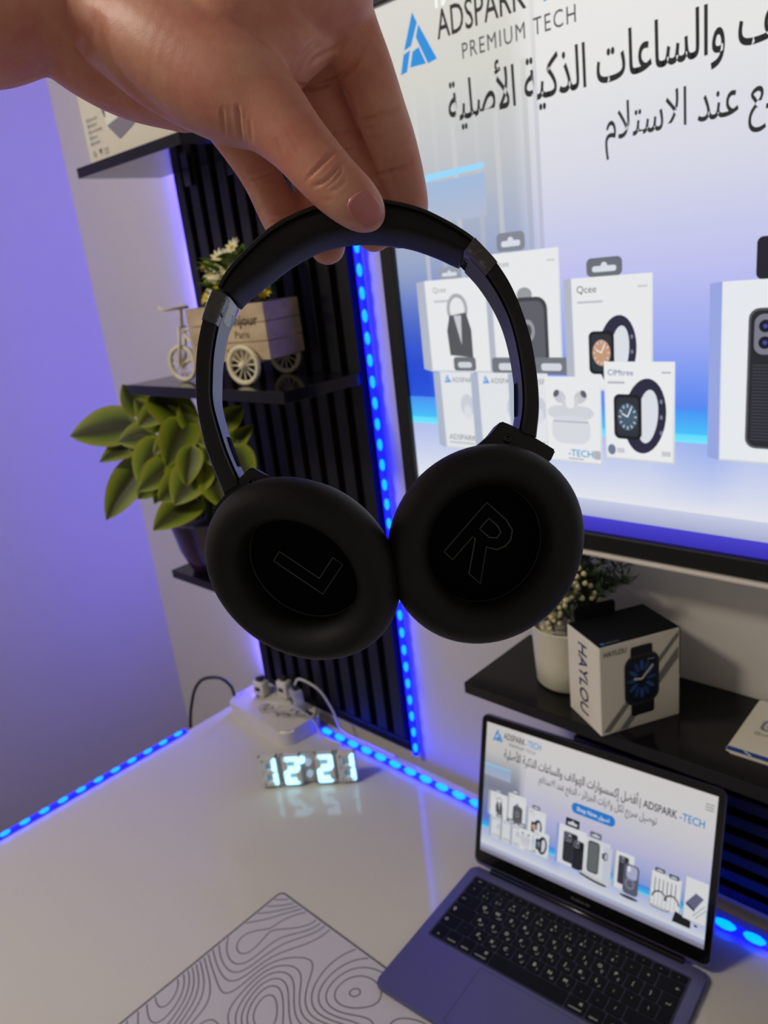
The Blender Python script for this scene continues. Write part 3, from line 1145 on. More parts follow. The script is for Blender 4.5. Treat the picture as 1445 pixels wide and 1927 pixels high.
def band_sweep(stations, width, front_frac, n=20, power=4.0, seamless=False):
    """stations: ((outer px), (inner px)) pairs on the front face at D0; the band runs 'width' metres away from the viewer"""
    bm = bmesh.new()
    rings = []
    for (o_, i_) in stations:
        O = px(o_[0], o_[1], D0)
        I = px(o_[0] + (i_[0] - o_[0]) * front_frac, o_[1] + (i_[1] - o_[1]) * front_frac, D0)
        c = (O + I) / 2 + FWD * width / 2
        hx, hz = (I - O) / 2, FWD * width / 2
        ring = []
        for k in range(n):
            a = 2 * PI * k / n
            ca, sa = math.cos(a), math.sin(a)
            s = (abs(ca) ** power + abs(sa) ** power) ** (-1 / power)
            ring.append(bm.verts.new(c + hx * ca * s + hz * sa * s))
        rings.append(ring)
    for a, b_ in zip(rings, rings[1:]):
        for k in range(n):
            bm.faces.new((a[k], a[(k + 1) % n], b_[(k + 1) % n], b_[k]))
    bm.faces.new(rings[0][::-1])
    bm.faces.new(rings[-1])
    return bm


def dense(st, per=6):
    flat = [(o_[0], o_[1], i_[0], i_[1]) for o_, i_ in st]
    return [((q[0], q[1]), (q[2], q[3])) for q in catmull(flat, per)]


left_arm = [((398, 543), (452, 568)), ((387, 570), (440, 596)), ((378, 599), (428, 621)), ((368, 650), (420, 668)), ((365, 705), (417, 712)),
            ((367, 760), (418, 758)), ((380, 829), (440, 824)), ((396, 876), (455, 862)), ((418, 930), (472, 896))]
right_arm = [((895, 445), (861, 486)), ((917, 468), (882, 508)), ((937, 491), (902, 532)), ((962, 530), (928, 572)), ((984, 580), (948, 615)),
             ((1003, 640), (960, 670)), ((1014, 710), (967, 725)), ((1017, 768), (966, 768)), ((1012, 822), (958, 806))]
ABW = .0235
for st in (left_arm, right_arm):
    d_ = dense(st)
    arm = obj('band_arm', band_sweep(d_, ABW, .60, 28, 7.0), M_matte, hph, True, autos=40)
    # inner lining strip, facing the other arm
    bm = bmesh.new()
    rr_ = []
    for o_, i_ in d_[3:]:
        I = px(o_[0] + (i_[0] - o_[0]) * .60, o_[1] + (i_[1] - o_[1]) * .60, D0)
        O = px(o_[0], o_[1], D0)
        nrm = (I - O).normalized()
        rr_.append([bm.verts.new(I + nrm * .0005 + FWD * w) for w in (.0022, ABW * .5, ABW - .0022)])
    for a, b_ in zip(rr_, rr_[1:]):
        for k in range(2):
            bm.faces.new((a[k], a[k + 1], b_[k + 1], b_[k]))
    obj('inner_lining', bm, M_inner, arm, True)
    # slot near the hinge
    bm = bmesh.new()
    o_, i_ = d_[-14]
    o2, i2 = d_[-6]
    pts = []
    for (oo, ii, w) in ((o_, i_, .012), (o_, i_, .019), (o2, i2, .019), (o2, i2, .012)):
        I = px(oo[0] + (ii[0] - oo[0]) * .60, oo[1] + (ii[1] - oo[1]) * .60, D0)
        O = px(oo[0], oo[1], D0)
        pts.append(bm.verts.new(I + (I - O).normalized() * .0009 + FWD * w))
    bm.faces.new(pts)
    obj('size_slot', bm, M_fabric, arm)

pad_st = [((408, 538), (454, 565)), ((420, 514), (474, 552)), ((445, 481), (512, 530)), ((500, 428), (565, 497)), ((560, 394), (610, 474)), ((620, 375), (648, 464)),
          ((675, 369), (690, 461)), ((730, 372), (736, 463)), ((790, 386), (776, 468)), ((845, 413), (818, 478)), ((878, 434), (845, 487)), ((893, 446), (859, 489))]
dp = dense(pad_st)
obj('headband_pad', band_sweep(dp, .0265, .66, 28, 3.2), M_leather, hph, True)
# seam welt that runs along the outer edge of the pad
wl = []
for o_, i_ in dp:
    wl.append(px(o_[0] + (i_[0] - o_[0]) * .10, o_[1] + (i_[1] - o_[1]) * .10, D0 - .0001))
obj('seam_welt', tube(wl, .0009, 8), M_matte, hph, True)
wl = [px(o_[0] + (i_[0] - o_[0]) * .055, o_[1] + (i_[1] - o_[1]) * .055, D0 + .0004) for o_, i_ in dp]
obj('outer_cover', band_sweep([(o_, (o_[0] + (i_[0] - o_[0]) * .10, o_[1] + (i_[1] - o_[1]) * .10)) for o_, i_ in dp], .0285, 1.0, 16, 2.5), M_matte, hph, True)

# clear protective film wrapped round the arms next to the pad
filmm = mat('clear_film', (0.9, 0.9, 0.92, 1), 0.06, bump=0.8, bscale=130)
nt = filmm.node_tree
gl = nt.nodes.new('ShaderNodeBsdfGlossy')
gl.inputs['Roughness'].default_value = 0.08
tr = nt.nodes.new('ShaderNodeBsdfTransparent')
frs = nt.nodes.new('ShaderNodeFresnel')
frs.inputs['IOR'].default_value = 2.5
mx = nt.nodes.new('ShaderNodeMixShader')
bmp = [n for n in nt.nodes if n.type == 'BUMP'][0]
nt.links.new(bmp.outputs['Normal'], gl.inputs['Normal'])
nt.links.new(bmp.outputs['Normal'], frs.inputs['Normal'])
nt.links.new(frs.outputs['Fac'], mx.inputs['Fac'])
nt.links.new(tr.outputs['BSDF'], mx.inputs[1])
nt.links.new(gl.outputs['BSDF'], mx.inputs[2])
nt.links.new(mx.outputs['Shader'], nt.nodes['Material Output'].inputs['Surface'])
for st, lo, hi in ((left_arm, 0, 13), (right_arm, 0, 13)):
    d_ = dense(st)[lo:hi]
    d2 = []
    for o_, i_ in d_:
        dx, dy = i_[0] - o_[0], i_[1] - o_[1]
        d2.append(((o_[0] - dx * .025, o_[1] - dy * .025), (o_[0] + dx * .64, o_[1] + dy * .64)))
    bm = band_sweep(d2, ABW, 1.0, 28, 7.0)
    for v in bm.verts:
        v.co -= FWD * .0006
    obj('clear_film', bm, filmm, hph, True, autos=40)

# yokes
right_yoke = [(943, 792), (961, 799), (1013, 827), (1046, 847), (1036, 868), (1000, 890), (930, 880), (880, 850), (908, 830), (926, 814)]
left_yoke = [(472, 878), (493, 891), (536, 906), (560, 925), (500, 960), (430, 1000), (398, 960), (417, 938), (437, 913)]
for poly, sc, dd in ((left_yoke, (473, 909), .0), (right_yoke, (955, 825), .0)):
    bm = bmesh.new()
    a = [bm.verts.new(px(x, y, D0 + .002)) for x, y in poly]
    b_ = [bm.verts.new(px(x, y, D0 + .002) + FWD * .020) for x, y in poly]
    n = len(a)
    for k in range(n):
        bm.faces.new((a[k], a[(k + 1) % n], b_[(k + 1) % n], b_[k]))
    bm.faces.new(a)
    bm.faces.new(b_[::-1])
    bmesh.ops.recalc_face_normals(bm, faces=bm.faces)
    bmesh.ops.bevel(bm, geom=list(bm.edges), offset=.0006, segments=2, affect='EDGES')
    yk = obj('yoke', bm, M_matte, hph)
    c = px(sc[0], sc[1], D0 + .002)
    Ms = plane_M(c, RIGHT, -DOWN)
    obj('screw', lathe([(0, .0002), (.0006, .0002), (.0008, .0006), (.0018, .0006), (.0021, .0002), (.0021, -.001)], 16, Ms), M_gloss, yk, True)


def ear_cup(cx, cy, d, ang, a, b, tilt, letter, lpx):
    """ang: angle (radians, picture sense, y down) of the cup's 'down' direction; tilt about that axis"""
    dn = (RIGHT * math.cos(ang) + DOWN * math.sin(ang)).normalized()
    tw = -FWD
    rt = (RIGHT * math.sin(ang) - DOWN * math.cos(ang)).normalized()      # letter's right
    q = Quaternion(dn, tilt)
    rt = q @ rt
    nrm = q @ tw
    C0 = px(cx, cy, d)

    def at(rho, th, h):
        return C0 + dn * (a * rho * math.cos(th)) + rt * (b * rho * math.sin(th)) + nrm * h
    N = 72

    def rings(prof, name, m, parent, closed=False):
        bm = bmesh.new()
        R = []
        for rho, h in prof:
            if rho < 1e-5:
                R.append([bm.verts.new(at(0, 0, h))])
            else:
                R.append([bm.verts.new(at(rho, 2 * PI * k / N, h)) for k in range(N)])
        for x, y in zip(R, R[1:]):
            for k in range(N):
                k2 = (k + 1) % N
                if len(y) == 1:
                    bm.faces.new((x[k], x[k2], y[0]))
                elif len(x) == 1:
                    bm.faces.new((x[0], y[k2], y[k]))
                else:
                    bm.faces.new((x[k], x[k2], y[k2], y[k]))
        return obj(name, bm, m, parent, True)
    cushion_prof = []
    for k in range(25):
        t = -PI * .62 + (PI * 1.24 + PI * .10) * k / 24
        # cross-section ellipse; t=0 faces the viewer
        cushion_prof.append((.795 - .205 * math.sin(-t) * -1 * -1, .0105 * math.cos(t)))
    shell = rings([(.0, -.0250), (.35, -.0245), (.62, -.0225), (.80, -.0180), (.885, -.0125), (.90, -.008), (.88, -.0045), (.6, -.005)], 'cup_shell', M_matte, hph)
    cush = rings(cushion_prof, 'ear_cushion', M_leather, hph)
    rings([(.645, -.0045), (.60, -.0058), (.35, -.0062), (0, -.0064)], 'speaker_cloth', M_fabric, cush)
    seam = [at(.605, 2 * PI * k / 64, -.0053) for k in range(66)]
    obj('seam', tube(seam, .00032, 6), M_stitch, cush, True)
    # stitched outline of the letter
    pts3 = []
    for chain in letter:
        ch = []
        for x, y in chain:
            ch.append(C0 + rt * x + dn * y + nrm * -.0054)
        bm = tube(ch, .00036, 6) if not pts3 else add_tube(pts3[0], ch, .00036, 6)
        pts3 = [bm]
    obj('stitched_letter', pts3[0], M_stitch, cush, True)
    return C0


S = D0 / FPX
Lc = [[(-.0075, -.0125), (-.0018, -.0125), (-.0018, .0078), (.0105, .0078), (.0105, .0128), (-.0075, .0128), (-.0075, -.0125)]]
Rout = [(-.0100, .0135), (-.0100, -.0135), (.0010, -.0135), (.0058, -.0120), (.0080, -.0085), (.0080, -.0050), (.0062, -.0015), (.0022, .0004),
        (.0105, .0135), (.0040, .0135), (-.0035, .0010), (-.0050, .0010), (-.0050, .0135), (-.0100, .0135)]
Rin = [(-.0050, -.0092), (.0004, -.0092), (.0028, -.0080), (.0030, -.0052), (.0006, -.0034), (-.0050, -.0034), (-.0050, -.0092)]
ear_cup(567, 1074, D0 - .001, math.radians(34), 194 * S, 179 * S, math.radians(28), Lc, None)
ear_cup(914, 1024, D0 - .006, math.radians(131), 191 * S, 176 * S, math.radians(-6), [Rout, Rin], None)

# ------------------------------------------------------------------ hand holding the headband
hand = thing('person', "person's bare left hand and wrist reaching in from upper left, pinching the headband from above", 'person',
             px(200, 60, .36))
HANDBM = bmesh.new()


def limb(chain, per=7):
    """chain: (px, py, distance, radius in px); a rounded tapering limb"""
    for q in catmull(chain, per):
        c = px(q[0], q[1], q[2])
        r = q[3] * q[2] / FPX
        bmesh.ops.create_icosphere(HANDBM, subdivisions=3, radius=r, matrix=Matrix.Translation(c))


# forearm and wrist
limb([(-1500, -270, .200, 350), (-900, -170, .250, 262), (-420, -78, .300, 196), (-200, -28, .326, 164), (-60, 6, .343, 147), (60, 0, .353, 124), (150, 10, .356, 118)], 10)
# heel of the hand (behind the thumb side)
limb([(120, 40, .365, 100), (190, 95, .366, 95), (260, 130, .366, 92), (340, 140, .364, 100)])
# back of the hand / palm towards the knuckles
limb([(150, -10, .36, 120), (300, -20, .352, 135), (440, -25, .348, 138), (560, -20, .347, 118), (600, 10, .345, 98)])
limb([(260, 60, .358, 110), (380, 90, .356, 118), (480, 90, .358, 100)])
# thumb: metacarpal, proximal, distal
limb([(230, 40, .338, 100), (330, 95, .326, 118), (430, 160, .316, 104), (497, 205, .311, 78), (552, 260, .308, 62), (600, 315, .307, 57),
      (628, 345, .307, 55), (660, 374, .3075, 51), (680, 392, .309, 44), (690, 401, .310, 36)])
# web of skin between thumb and index
limb([(250, 0, .336, 118), (360, 10, .330, 122), (460, 10, .328, 118), (560, 0, .329, 100), (620, -10, .331, 84)])
limb([(430, 90, .322, 108), (505, 95, .324, 84), (560, 85, .330, 60), (600, 70, .336, 48)])
# index finger
limb([(600, 0, .3420, 96), (648, 60, .3420, 66), (688, 130, .3450, 52), (716, 210, .3490, 49), (738, 270, .3545, 46), (758, 340, .3590, 42), (766, 395, .3605, 40),
      (752, 430, .3580, 37)])
# palm pad at the base of index and middle
limb([(560, 70, .3500, 80), (625, 105, .3510, 52), (660, 100, .3490, 50)])
# middle finger
limb([(540, 60, .3580, 80), (590, 150, .3620, 58), (632, 240, .3660, 52), (668, 330, .3680, 47), (694, 400, .3640, 42), (704, 440, .3590, 34)])
# ring finger
limb([(480, 120, .366, 74), (545, 220, .374, 52), (588, 325, .378, 45), (604, 400, .374, 42), (611, 440, .366, 40), (616, 464, .361, 34)])
# little finger
limb([(400, 160, .368, 72), (440, 240, .374, 50), (488, 325, .376, 39), (524, 400, .372, 38), (545, 445, .365, 35)])

me = bpy.data.meshes.new('hand_union')
HANDBM.to_mesh(me)
HANDBM.free()
tmp = bpy.data.objects.new('hand_union', me)
COL.objects.link(tmp)
md = tmp.modifiers.new('r', 'REMESH')
md.mode = 'VOXEL'
md.voxel_size = .00092
md = tmp.modifiers.new('s', 'SMOOTH')
md.factor = .5
md.iterations = 22
dg = bpy.context.evaluated_depsgraph_get()
dg.update()
hm = bpy.data.meshes.new_from_object(tmp.evaluated_get(dg))
bpy.data.objects.remove(tmp)

# creases and knuckle folds cut into the surface (points on the skin found along the line of sight of each fold)
co = np.empty(len(hm.vertices) * 3)
hm.vertices.foreach_get('co', co)
co = co.reshape(-1, 3)
no = np.empty(len(hm.vertices) * 3)
hm.vertex_normals.foreach_get('vector', no)
no = no.reshape(-1, 3)
bvh = BVHTree.FromPolygons([tuple(c) for c in co], [tuple(p_.vertices) for p_ in hm.polygons])


def skin_hit(x, y):
    d = (px(x, y, 1.0) - CAM).normalized()
    h = bvh.ray_cast(CAM, d)
    return h


creases = [  # polyline in the picture, depth (mm), half-width (mm)
    ([(576, 338), (596, 320), (616, 300), (630, 283)], .55, .8),
    ([(588, 351), (606, 345), (622, 332), (634, 316), (642, 304)], .7, .8),
    ([(612, 352), (628, 340), (640, 325), (644, 306)], .45, .7),
    ([(584, 328), (604, 306), (620, 288)], .3, .8),
    ([(622, 360), (638, 352), (652, 338)], .25, .9),
    ([(418, 205), (420, 240), (424, 262)], .5, 1.0), ([(447, 200), (450, 235), (455, 268)], .9, 1.0), ([(470, 225), (474, 270)], .35, 1.0),
    ([(676, 228), (700, 222), (728, 212), (752, 200)], 1.1, 1.0), ([(688, 244), (716, 240)], .3, 1.0),
    ([(700, 328), (726, 326), (752, 318), (778, 306)], 1.1, .9),
    ([(622, 252), (648, 248), (668, 240)], 1.1, 1.0), ([(640, 280), (668, 272)], .8, 1.0),
    ([(446, 326), (470, 336), (496, 330), (520, 318)], .6, 1.0), ([(496, 412), (520, 412), (544, 404)], .6, 1.0), ([(520, 262), (536, 290)], .3, 1.),
    ([(690, 262), (708, 262), (730, 256)], .25, .9), ([(706, 342), (730, 344)], .3, .8), ([(600, 372), (612, 378), (628, 374)], .2, .9),
    ([(640, 296), (654, 314), (660, 330)], .2, .8), ([(540, 250), (556, 270), (566, 292)], .15, 1.2),
    ([(562, 160), (585, 165), (612, 158), (640, 146), (664, 124), (684, 92)], 1.5, 1.5),
    ([(556, 140), (568, 110), (586, 88), (610, 70)], .8, 1.6), ([(585, 120), (606, 104), (636, 90), (652, 70)], .8, 1.5),
    ([(180, 45), (195, 80), (212, 118), (236, 155), (275, 190), (312, 214)], 1.3, 4.5),
    ([(150, 110), (165, 75), (178, 55)], .6, 3.5),
]
disp = np.zeros(len(co))
for line, dep, hw in creases:
    pts = []
    for (xa, ya), (xb, yb) in zip(line, line[1:]):
        for k in range(8):
            h = skin_hit(xa + (xb - xa) * k / 8, ya + (yb - ya) * k / 8)
            if h[0] is not None:
                pts.append(h[0])
    if not pts:
        continue
    pts = np.array(pts)
    lo, hi = pts.min(0) - hw * .004, pts.max(0) + hw * .004
    idx = np.where(np.all((co > lo) & (co < hi), axis=1))[0]
    if not len(idx):
        continue
    dd = np.sqrt(((co[idx, None, :] - pts[None]) ** 2).sum(2))
    dm = dd.min(1) * 1000
    tpos = dd.argmin(1) / max(1, len(pts) - 1)
    fade = np.clip(np.minimum(tpos, 1 - tpos) * 5 + .35, 0, 1)
    w_ = hw * .75
    g = np.exp(-(dm / w_) ** 2) - .22 * np.exp(-((dm - 2.1 * w_) / w_) ** 2)
    disp[idx] -= g * dep * .00105 * fade
co2 = co + no * disp[:, None]
hm.vertices.foreach_set('co', co2.ravel())
hm.update()
M_skin = mat('skin', rgb(218, 150, 128), 0.48, bump=0.10, bscale=900, sss=0.2)
nt = M_skin.node_tree
tcn = [n for n in nt.nodes if n.type == 'TEX_COORD'][0]
nzs = nt.nodes.new('ShaderNodeTexNoise')
nzs.inputs['Scale'].default_value = 38
nzs.inputs['Detail'].default_value = 6
nzs.inputs['Roughness'].default_value = .65
nt.links.new(tcn.outputs['Object'], nzs.inputs['Vector'])
crs = nt.nodes.new('ShaderNodeValToRGB')
crs.color_ramp.elements[0].position = .32
crs.color_ramp.elements[0].color = rgb(206, 128, 108)
crs.color_ramp.elements[1].position = .68
crs.color_ramp.elements[1].color = rgb(222, 162, 136)
nt.links.new(nzs.outputs['Fac'], crs.inputs['Fac'])
nt.links.new(crs.outputs['Color'], nt.nodes['Principled BSDF'].inputs['Base Color'])
for pgn in hm.polygons:
    pgn.use_smooth = True
hobj = obj('hand_and_forearm', hm, M_skin, hand)

# thumbnail: a curved plate lying on the tip of the thumb
bm = bmesh.new()
grid = []
ax = np.array([.60, .80])
acr = np.array([.80, -.60])
c0 = np.array([686, 392])
NN = 18
for j in range(NN + 1):
    row = []
    for i in range(NN + 1):
        a_, b_ = -1 + 2 * i / NN, -1 + 2 * j / NN
        # square to disc, squared off a little
        u_, v_ = a_ * math.sqrt(1 - b_ * b_ * .42), b_ * math.sqrt(1 - a_ * a_ * .42)
        P_ = c0 + ax * v_ * 33 + acr * u_ * 29
        h = skin_hit(P_[0], P_[1])
        if h[0] is None:
            row.append(None)
            continue
        edge = max(abs(a_), abs(b_))
        lift = .00075 if edge < .9 else .00005
        if v_ > .75:
            lift = .0009
        row.append(bm.verts.new(h[0] + h[1] * lift))
    grid.append(row)
for j in range(NN):
    for i in range(NN):
        f = (grid[j][i], grid[j][i + 1], grid[j + 1][i + 1], grid[j + 1][i])
        if all(f):
            bm.faces.new(f)
M_nail = mat('thumbnail', rgb(204, 128, 124), 0.3, sss=.1)
nl = obj('thumbnail', bm, M_nail, hand, True)
nl['label'] = 'short pink thumbnail'

# ------------------------------------------------------------------ clock
ck = thing('digital_clock', 'white digital clock showing 12:21 in glowing digits on the desk', 'clock',
           (-0.869, 0.6215, DESK), math.atan2(.1053, .1235))
# local x along the face, -y towards the viewer
M_frame = mat('clock_frame', rgb(214, 212, 210), .35)
M_dig = emit_mat('digit_lit', (0.34, 0.74, 1.0, 1), 2.3)
M_seg = mat('segment_unlit', rgb(150, 148, 160), .5)
seg_on = {'1': 'bc', '2': 'abged'}
obj('back_bar', box2((-.079, .002, .004), (.079, .007, .058), .001), mat('clock_back', rgb(186, 182, 178), .4, alpha=.85), ck, world=False)
bm = bmesh.new()
add_box(bm, (-.05, .014, .004), (.014, .03, .008), None, .001, 1)
add_box(bm, (.05, .014, .004), (.014, .03, .008), None, .001, 1)
obj('stand', bm, M_frame, ck, world=False)
segM = {}


def seg(parent, x0, z0, w, h, s, m, t=.0072):
    """one bar of a seven segment digit"""
    y0, y1 = -.006, .002
    hh = h / 2
    g = .0006
    L = {'a': (x0 + t * .35, z0 + h - t, x0 + w - t * .35, z0 + h), 'g': (x0 + t * .35, z0 + hh - t / 2, x0 + w - t * .35, z0 + hh + t / 2),
         'd': (x0 + t * .35, z0, x0 + w - t * .35, z0 + t), 'b': (x0 + w - t, z0 + hh + g, x0 + w, z0 + h - g), 'c': (x0 + w - t, z0 + g, x0 + w, z0 + hh - g),
         'f': (x0, z0 + hh + g, x0 + t, z0 + h - g), 'e': (x0, z0 + g, x0 + t, z0 + hh - g)}[s]
    bm = bmesh.new()
    Mx = plane_M((0, y0, 0), (1, 0, 0), (0, 0, 1))
    Mx.translation = Vector((0, y1, 0))
    r = min(L[2] - L[0], L[3] - L[1]) * .48
    add_prism(bm, rrect(L[0], L[1], L[2], L[3], r, 4), y1 - y0, Mx)
    return obj('segment', bm, m, parent, world=False)


for x0, dgt in ((-.076, '1'), (-.0385, '2'), (.0155, '2'), (.050, '1')):
    w, h = .027, .051
    if dgt == '1':
        w = .0265
    bm = bmesh.new()
    for (xa, za, xb, zb) in ((x0 - .0015, .004, x0 + w + .0015, .0065), (x0 - .0015, .0565, x0 + w + .0015, .059), (x0 - .0015, .004, x0 + .0005, .059), (x0 + w - .0005, .004, x0 + w + .0015, .059)):
        add_box(bm, ((xa + xb) / 2, .0, (za + zb) / 2), (xb - xa, .008, zb - za))
    dg_ = obj('digit', bm, M_frame, ck, world=False)
    for s in 'abcdefg':
        seg(dg_, x0, .006, w, h, s, M_dig if s in seg_on[dgt] else M_frame)
for (x, z) in ((-.0075, .049), (.0025, .044), (.0025, .0225)):
    bm = lathe([(0, .008), (.0042, .008), (.0052, .006), (.0052, 0)], 20, plane_M((x, .001, z), (1, 0, 0), (0, 0, 1)))
    o = obj('dot', bm, M_dig if (x, z) == (-.0075, .049) else emit_mat('dot_dim', (0.6, 0.78, 1.0, 1), .5), ck, True, world=False, autos=40)

# ------------------------------------------------------------------ power strip and cables
ps = thing('power_strip', 'white power strip with rounded corners on the far left corner of the desk', 'power strip', (-1.068, .712, DESK), -0.06)
bm = bmesh.new()
add_prism(bm, rrect(-.095, -.047, .095, .042, .022, 8), .030, Matrix.Identity(4))
bmesh.ops.bevel(bm, geom=[e for e in bm.edges if e.verts[0].co.z > .029 and e.verts[1].co.z > .029], offset=.005, segments=3, affect='EDGES')
obj('body', bm, M_white, ps, True, world=False, autos=40)
for cx, cy in ((-.05, .005), (.0, -.012), (.052, .004)):
    sk = obj('socket', lathe([(0, .0303), (.019, .0303), (.020, .0312), (.021, .0303)], 28, Matrix.Translation((cx, cy, 0))), M_white, ps, True, world=False)
    bm = bmesh.new()
    for dx, dy, a in ((-.007, .004, .5), (.007, .004, -.5), (0, -.008, 0)):
        add_box(bm, (0, 0, 0), (.007, .0025, .0008), Matrix.Translation((cx + dx, cy + dy, .0310)) @ Matrix.Rotation(a, 4, 'Z'))
    obj('socket_slots', bm, M_hole, sk, world=False)
obj('switch', box((.078, .02, .032), (.016, .010, .004), None, .001), M_hole, ps, world=False)
cpts = [(-.083, -.028, .036), (-.088, -.030, .058), (-.108, -.04, .073), (-.150, -.055, .060), (-.190, -.06, .005), (-.215, -.065, -.09), (-.22, -.065, -.3)]
cb = [tuple(p_) for p_ in catmull([(-1.068 + x, .712 + y, DESK + z) for x, y, z in cpts], 8)]
o = obj('power_cable', tube(cb, .0032, 10), M_cable_b, None, True)
tag(o, 'black cable arching from the white power strip over the desk edge', 'cable')


def plug(label, x, y, yaw, h, m, cat='plug'):
    t = thing('power_plug', label, cat, (x, y, DESK + .0312), yaw, group='plugs in the power strip')
    bm = bmesh.new()
    add_box(bm, (0, 0, h / 2), (.026, .020, h), None, .004, 2)
    obj('body', bm, m, t, True, world=False, autos=50)
    bm = bmesh.new()
    add_box(bm, (0, 0, h + .004), (.014, .012, .008), None, .003, 2)
    add_box(bm, (0, -.0105, h * .55), (.012, .002, .008), None, .0008, 1)
    obj('cable_grip', bm, M_hole, t, world=False)
    return t


plug('white plug with dark grip, standing at the left end of the power strip', -1.115, .722, .2, .030, M_white)
plug('translucent bluish plug next to the black slats, right end of the power strip', -1.014, .727, -.3, .042, M_clear)
plug('white block plug at the back of the power strip, middle one', -1.068, .742, .1, .036, M_white)
wc = [tuple(p_) for p_ in catmull([(-1.014, .727, DESK + .082), (-1.0, .730, DESK + .097), (-.965, .742, DESK + .08), (-.945, .750, DESK + .04), (-.93, .752, DESK + .004), (-.86, .752, DESK + .003), (-.80, .752, DESK + .003)], 8)]
o = obj('power_cable', tube(wc, .0022, 8), M_cable_w, None, True)
tag(o, 'white cable looping from a plug down behind the power strip', 'cable')
wc = [tuple(p_) for p_ in catmull([(-1.03, .69, DESK + .034), (-1.045, .676, DESK + .055), (-1.02, .672, DESK + .074), (-.980, .69, DESK + .07), (-.958, .712, DESK + .04), (-.945, .720, DESK + .0035), (-.90, .723, DESK + .0035)], 8)]
o = obj('power_cable', tube(wc, .0022, 8), M_cable_w, None, True)
tag(o, 'thin white cable curling over the front right corner of the power strip', 'cable')

# ------------------------------------------------------------------ boxes on shelves


def prism_box(name, corner, xd, yd, w, d, h, m):
    """box with its near bottom corner, x edge and y edge directions"""
    M = plane_M(corner, xd, yd)
    return M


# watch box
F = rel(-0.3514, .6296, -.501)
wb = thing('watch_box', 'white and black smartwatch box with a blue dial picture on the long shelf', 'box', F + Vector((0, .04, 0)))
dirR = Vector((.0475, .0829, 0)).normalized()     # along the front face to the right
dirL = Vector((-.0829, .0475, 0)).normalized()
wR, wL, hB = .0955, .0640, .1045
Mb = plane_M(F, dirR, dirL)
obj('carton', box((wR / 2, wL / 2, hB / 2), (wR, wL, hB), Mb, .0006, 1), M_card, wb)
obj('top_panel', box((wR / 2, wL / 2, hB + .0004), (wR - .0006, wL - .0006, .0012), Mb, .0004, 1), M_black_card, wb)
bm = bmesh.new()
Mh = plane_M(Mb @ Vector((wR * .08, wL - .002, hB)), dirR, Vector((0, 0, 1)))
add_prism(bm, rrect(0, 0, .050, .017, .004), .0015, Mh)
obj('hang_tab', bm, M_black_card, wb)
# front print
P = Picture()
P.poly([(.002, .004), (.010, .003), (.0935, .095), (.0935, .101)], (124, 124, 120))
P.poly([(.022, .002), (.031, .002), (.0935, .070), (.0935, .083)], (124, 124, 120))
P.rr(.036, .014, .064, .036, .003, (20, 22, 28))
P.rr(.036, .075, .062, .096, .003, (20, 22, 28))
P.rr(.0285, .027, .070, .086, .012, (40, 42, 48), 6)
P.rr(.0305, .030, .068, .083, .010, (14, 22, 40), 6)
for k in range(12):
    a = k * PI / 6
    P.ell(.049 + .0115 * math.cos(a), .0565 + .0165 * math.sin(a), .0062, .0022, (40, 84, 150) if k % 2 else (30, 66, 128), 12, math.atan2(1.4 * math.sin(a), math.cos(a)))
P.ell(.049, .0565, .003, .004, (10, 16, 30), 14)
P.line([(.049, .0565), (.0625, .0705)], .0024, (206, 206, 200))
P.line([(.049, .0565), (.0395, .0585)], .0024, (206, 206, 200))
P.line([(.056, .078), (.064, .0775)], .0008, (160, 164, 170))
P.text('HAYLOU', .005, .0925, .0085, (40, 40, 44), width=.026, bold=.004)
Mf = plane_M(F - dirL * .0007, dirR, (0, 0, 1))
obj('front_print', P.mesh('front_print', Mf, 1, 1, 3e-6), M_print, wb)
P = Picture()
P.text('HAYLOU', 0, 0, .024, (58, 62, 96), 'l', width=.084, rot=-PI / 2, bold=.004)
Ml = plane_M(F + dirL * wL - dirR * .0007, -dirL, (0, 0, 1))
obj('side_print', P.mesh('side_print', Ml @ Matrix.Translation((.0235, .0945, 0)), 1, 1, 3e-6), M_print, wb)
P = Picture()
P.poly([(.0, .1045), (.034, .1045), (.034, .058), (.0, .048)], (16, 16, 18))
P.text('Watch S', .012, .100, .011, (170, 170, 170), rot=-PI / 2)
P.rect(.0, .004, .018, .034, (60, 60, 54))
Mr = plane_M(F + dirR * (wR + .0007), dirL, (0, 0, 1))
obj('end_print', P.mesh('end_print', Mr, 1, 1, 3e-6), M_print, wb)
P = Picture()
P.ell(.006, .004, .0022, .0022, (40, 110, 170), 14)
P.text('HAYLOU', .009, .0025, .0042, (120, 124, 130))
obj('top_print', P.mesh('top_print', plane_M(F + Vector((0, 0, hB + .0013)), dirR, dirL), 1, 1, 3e-6), M_print, wb)

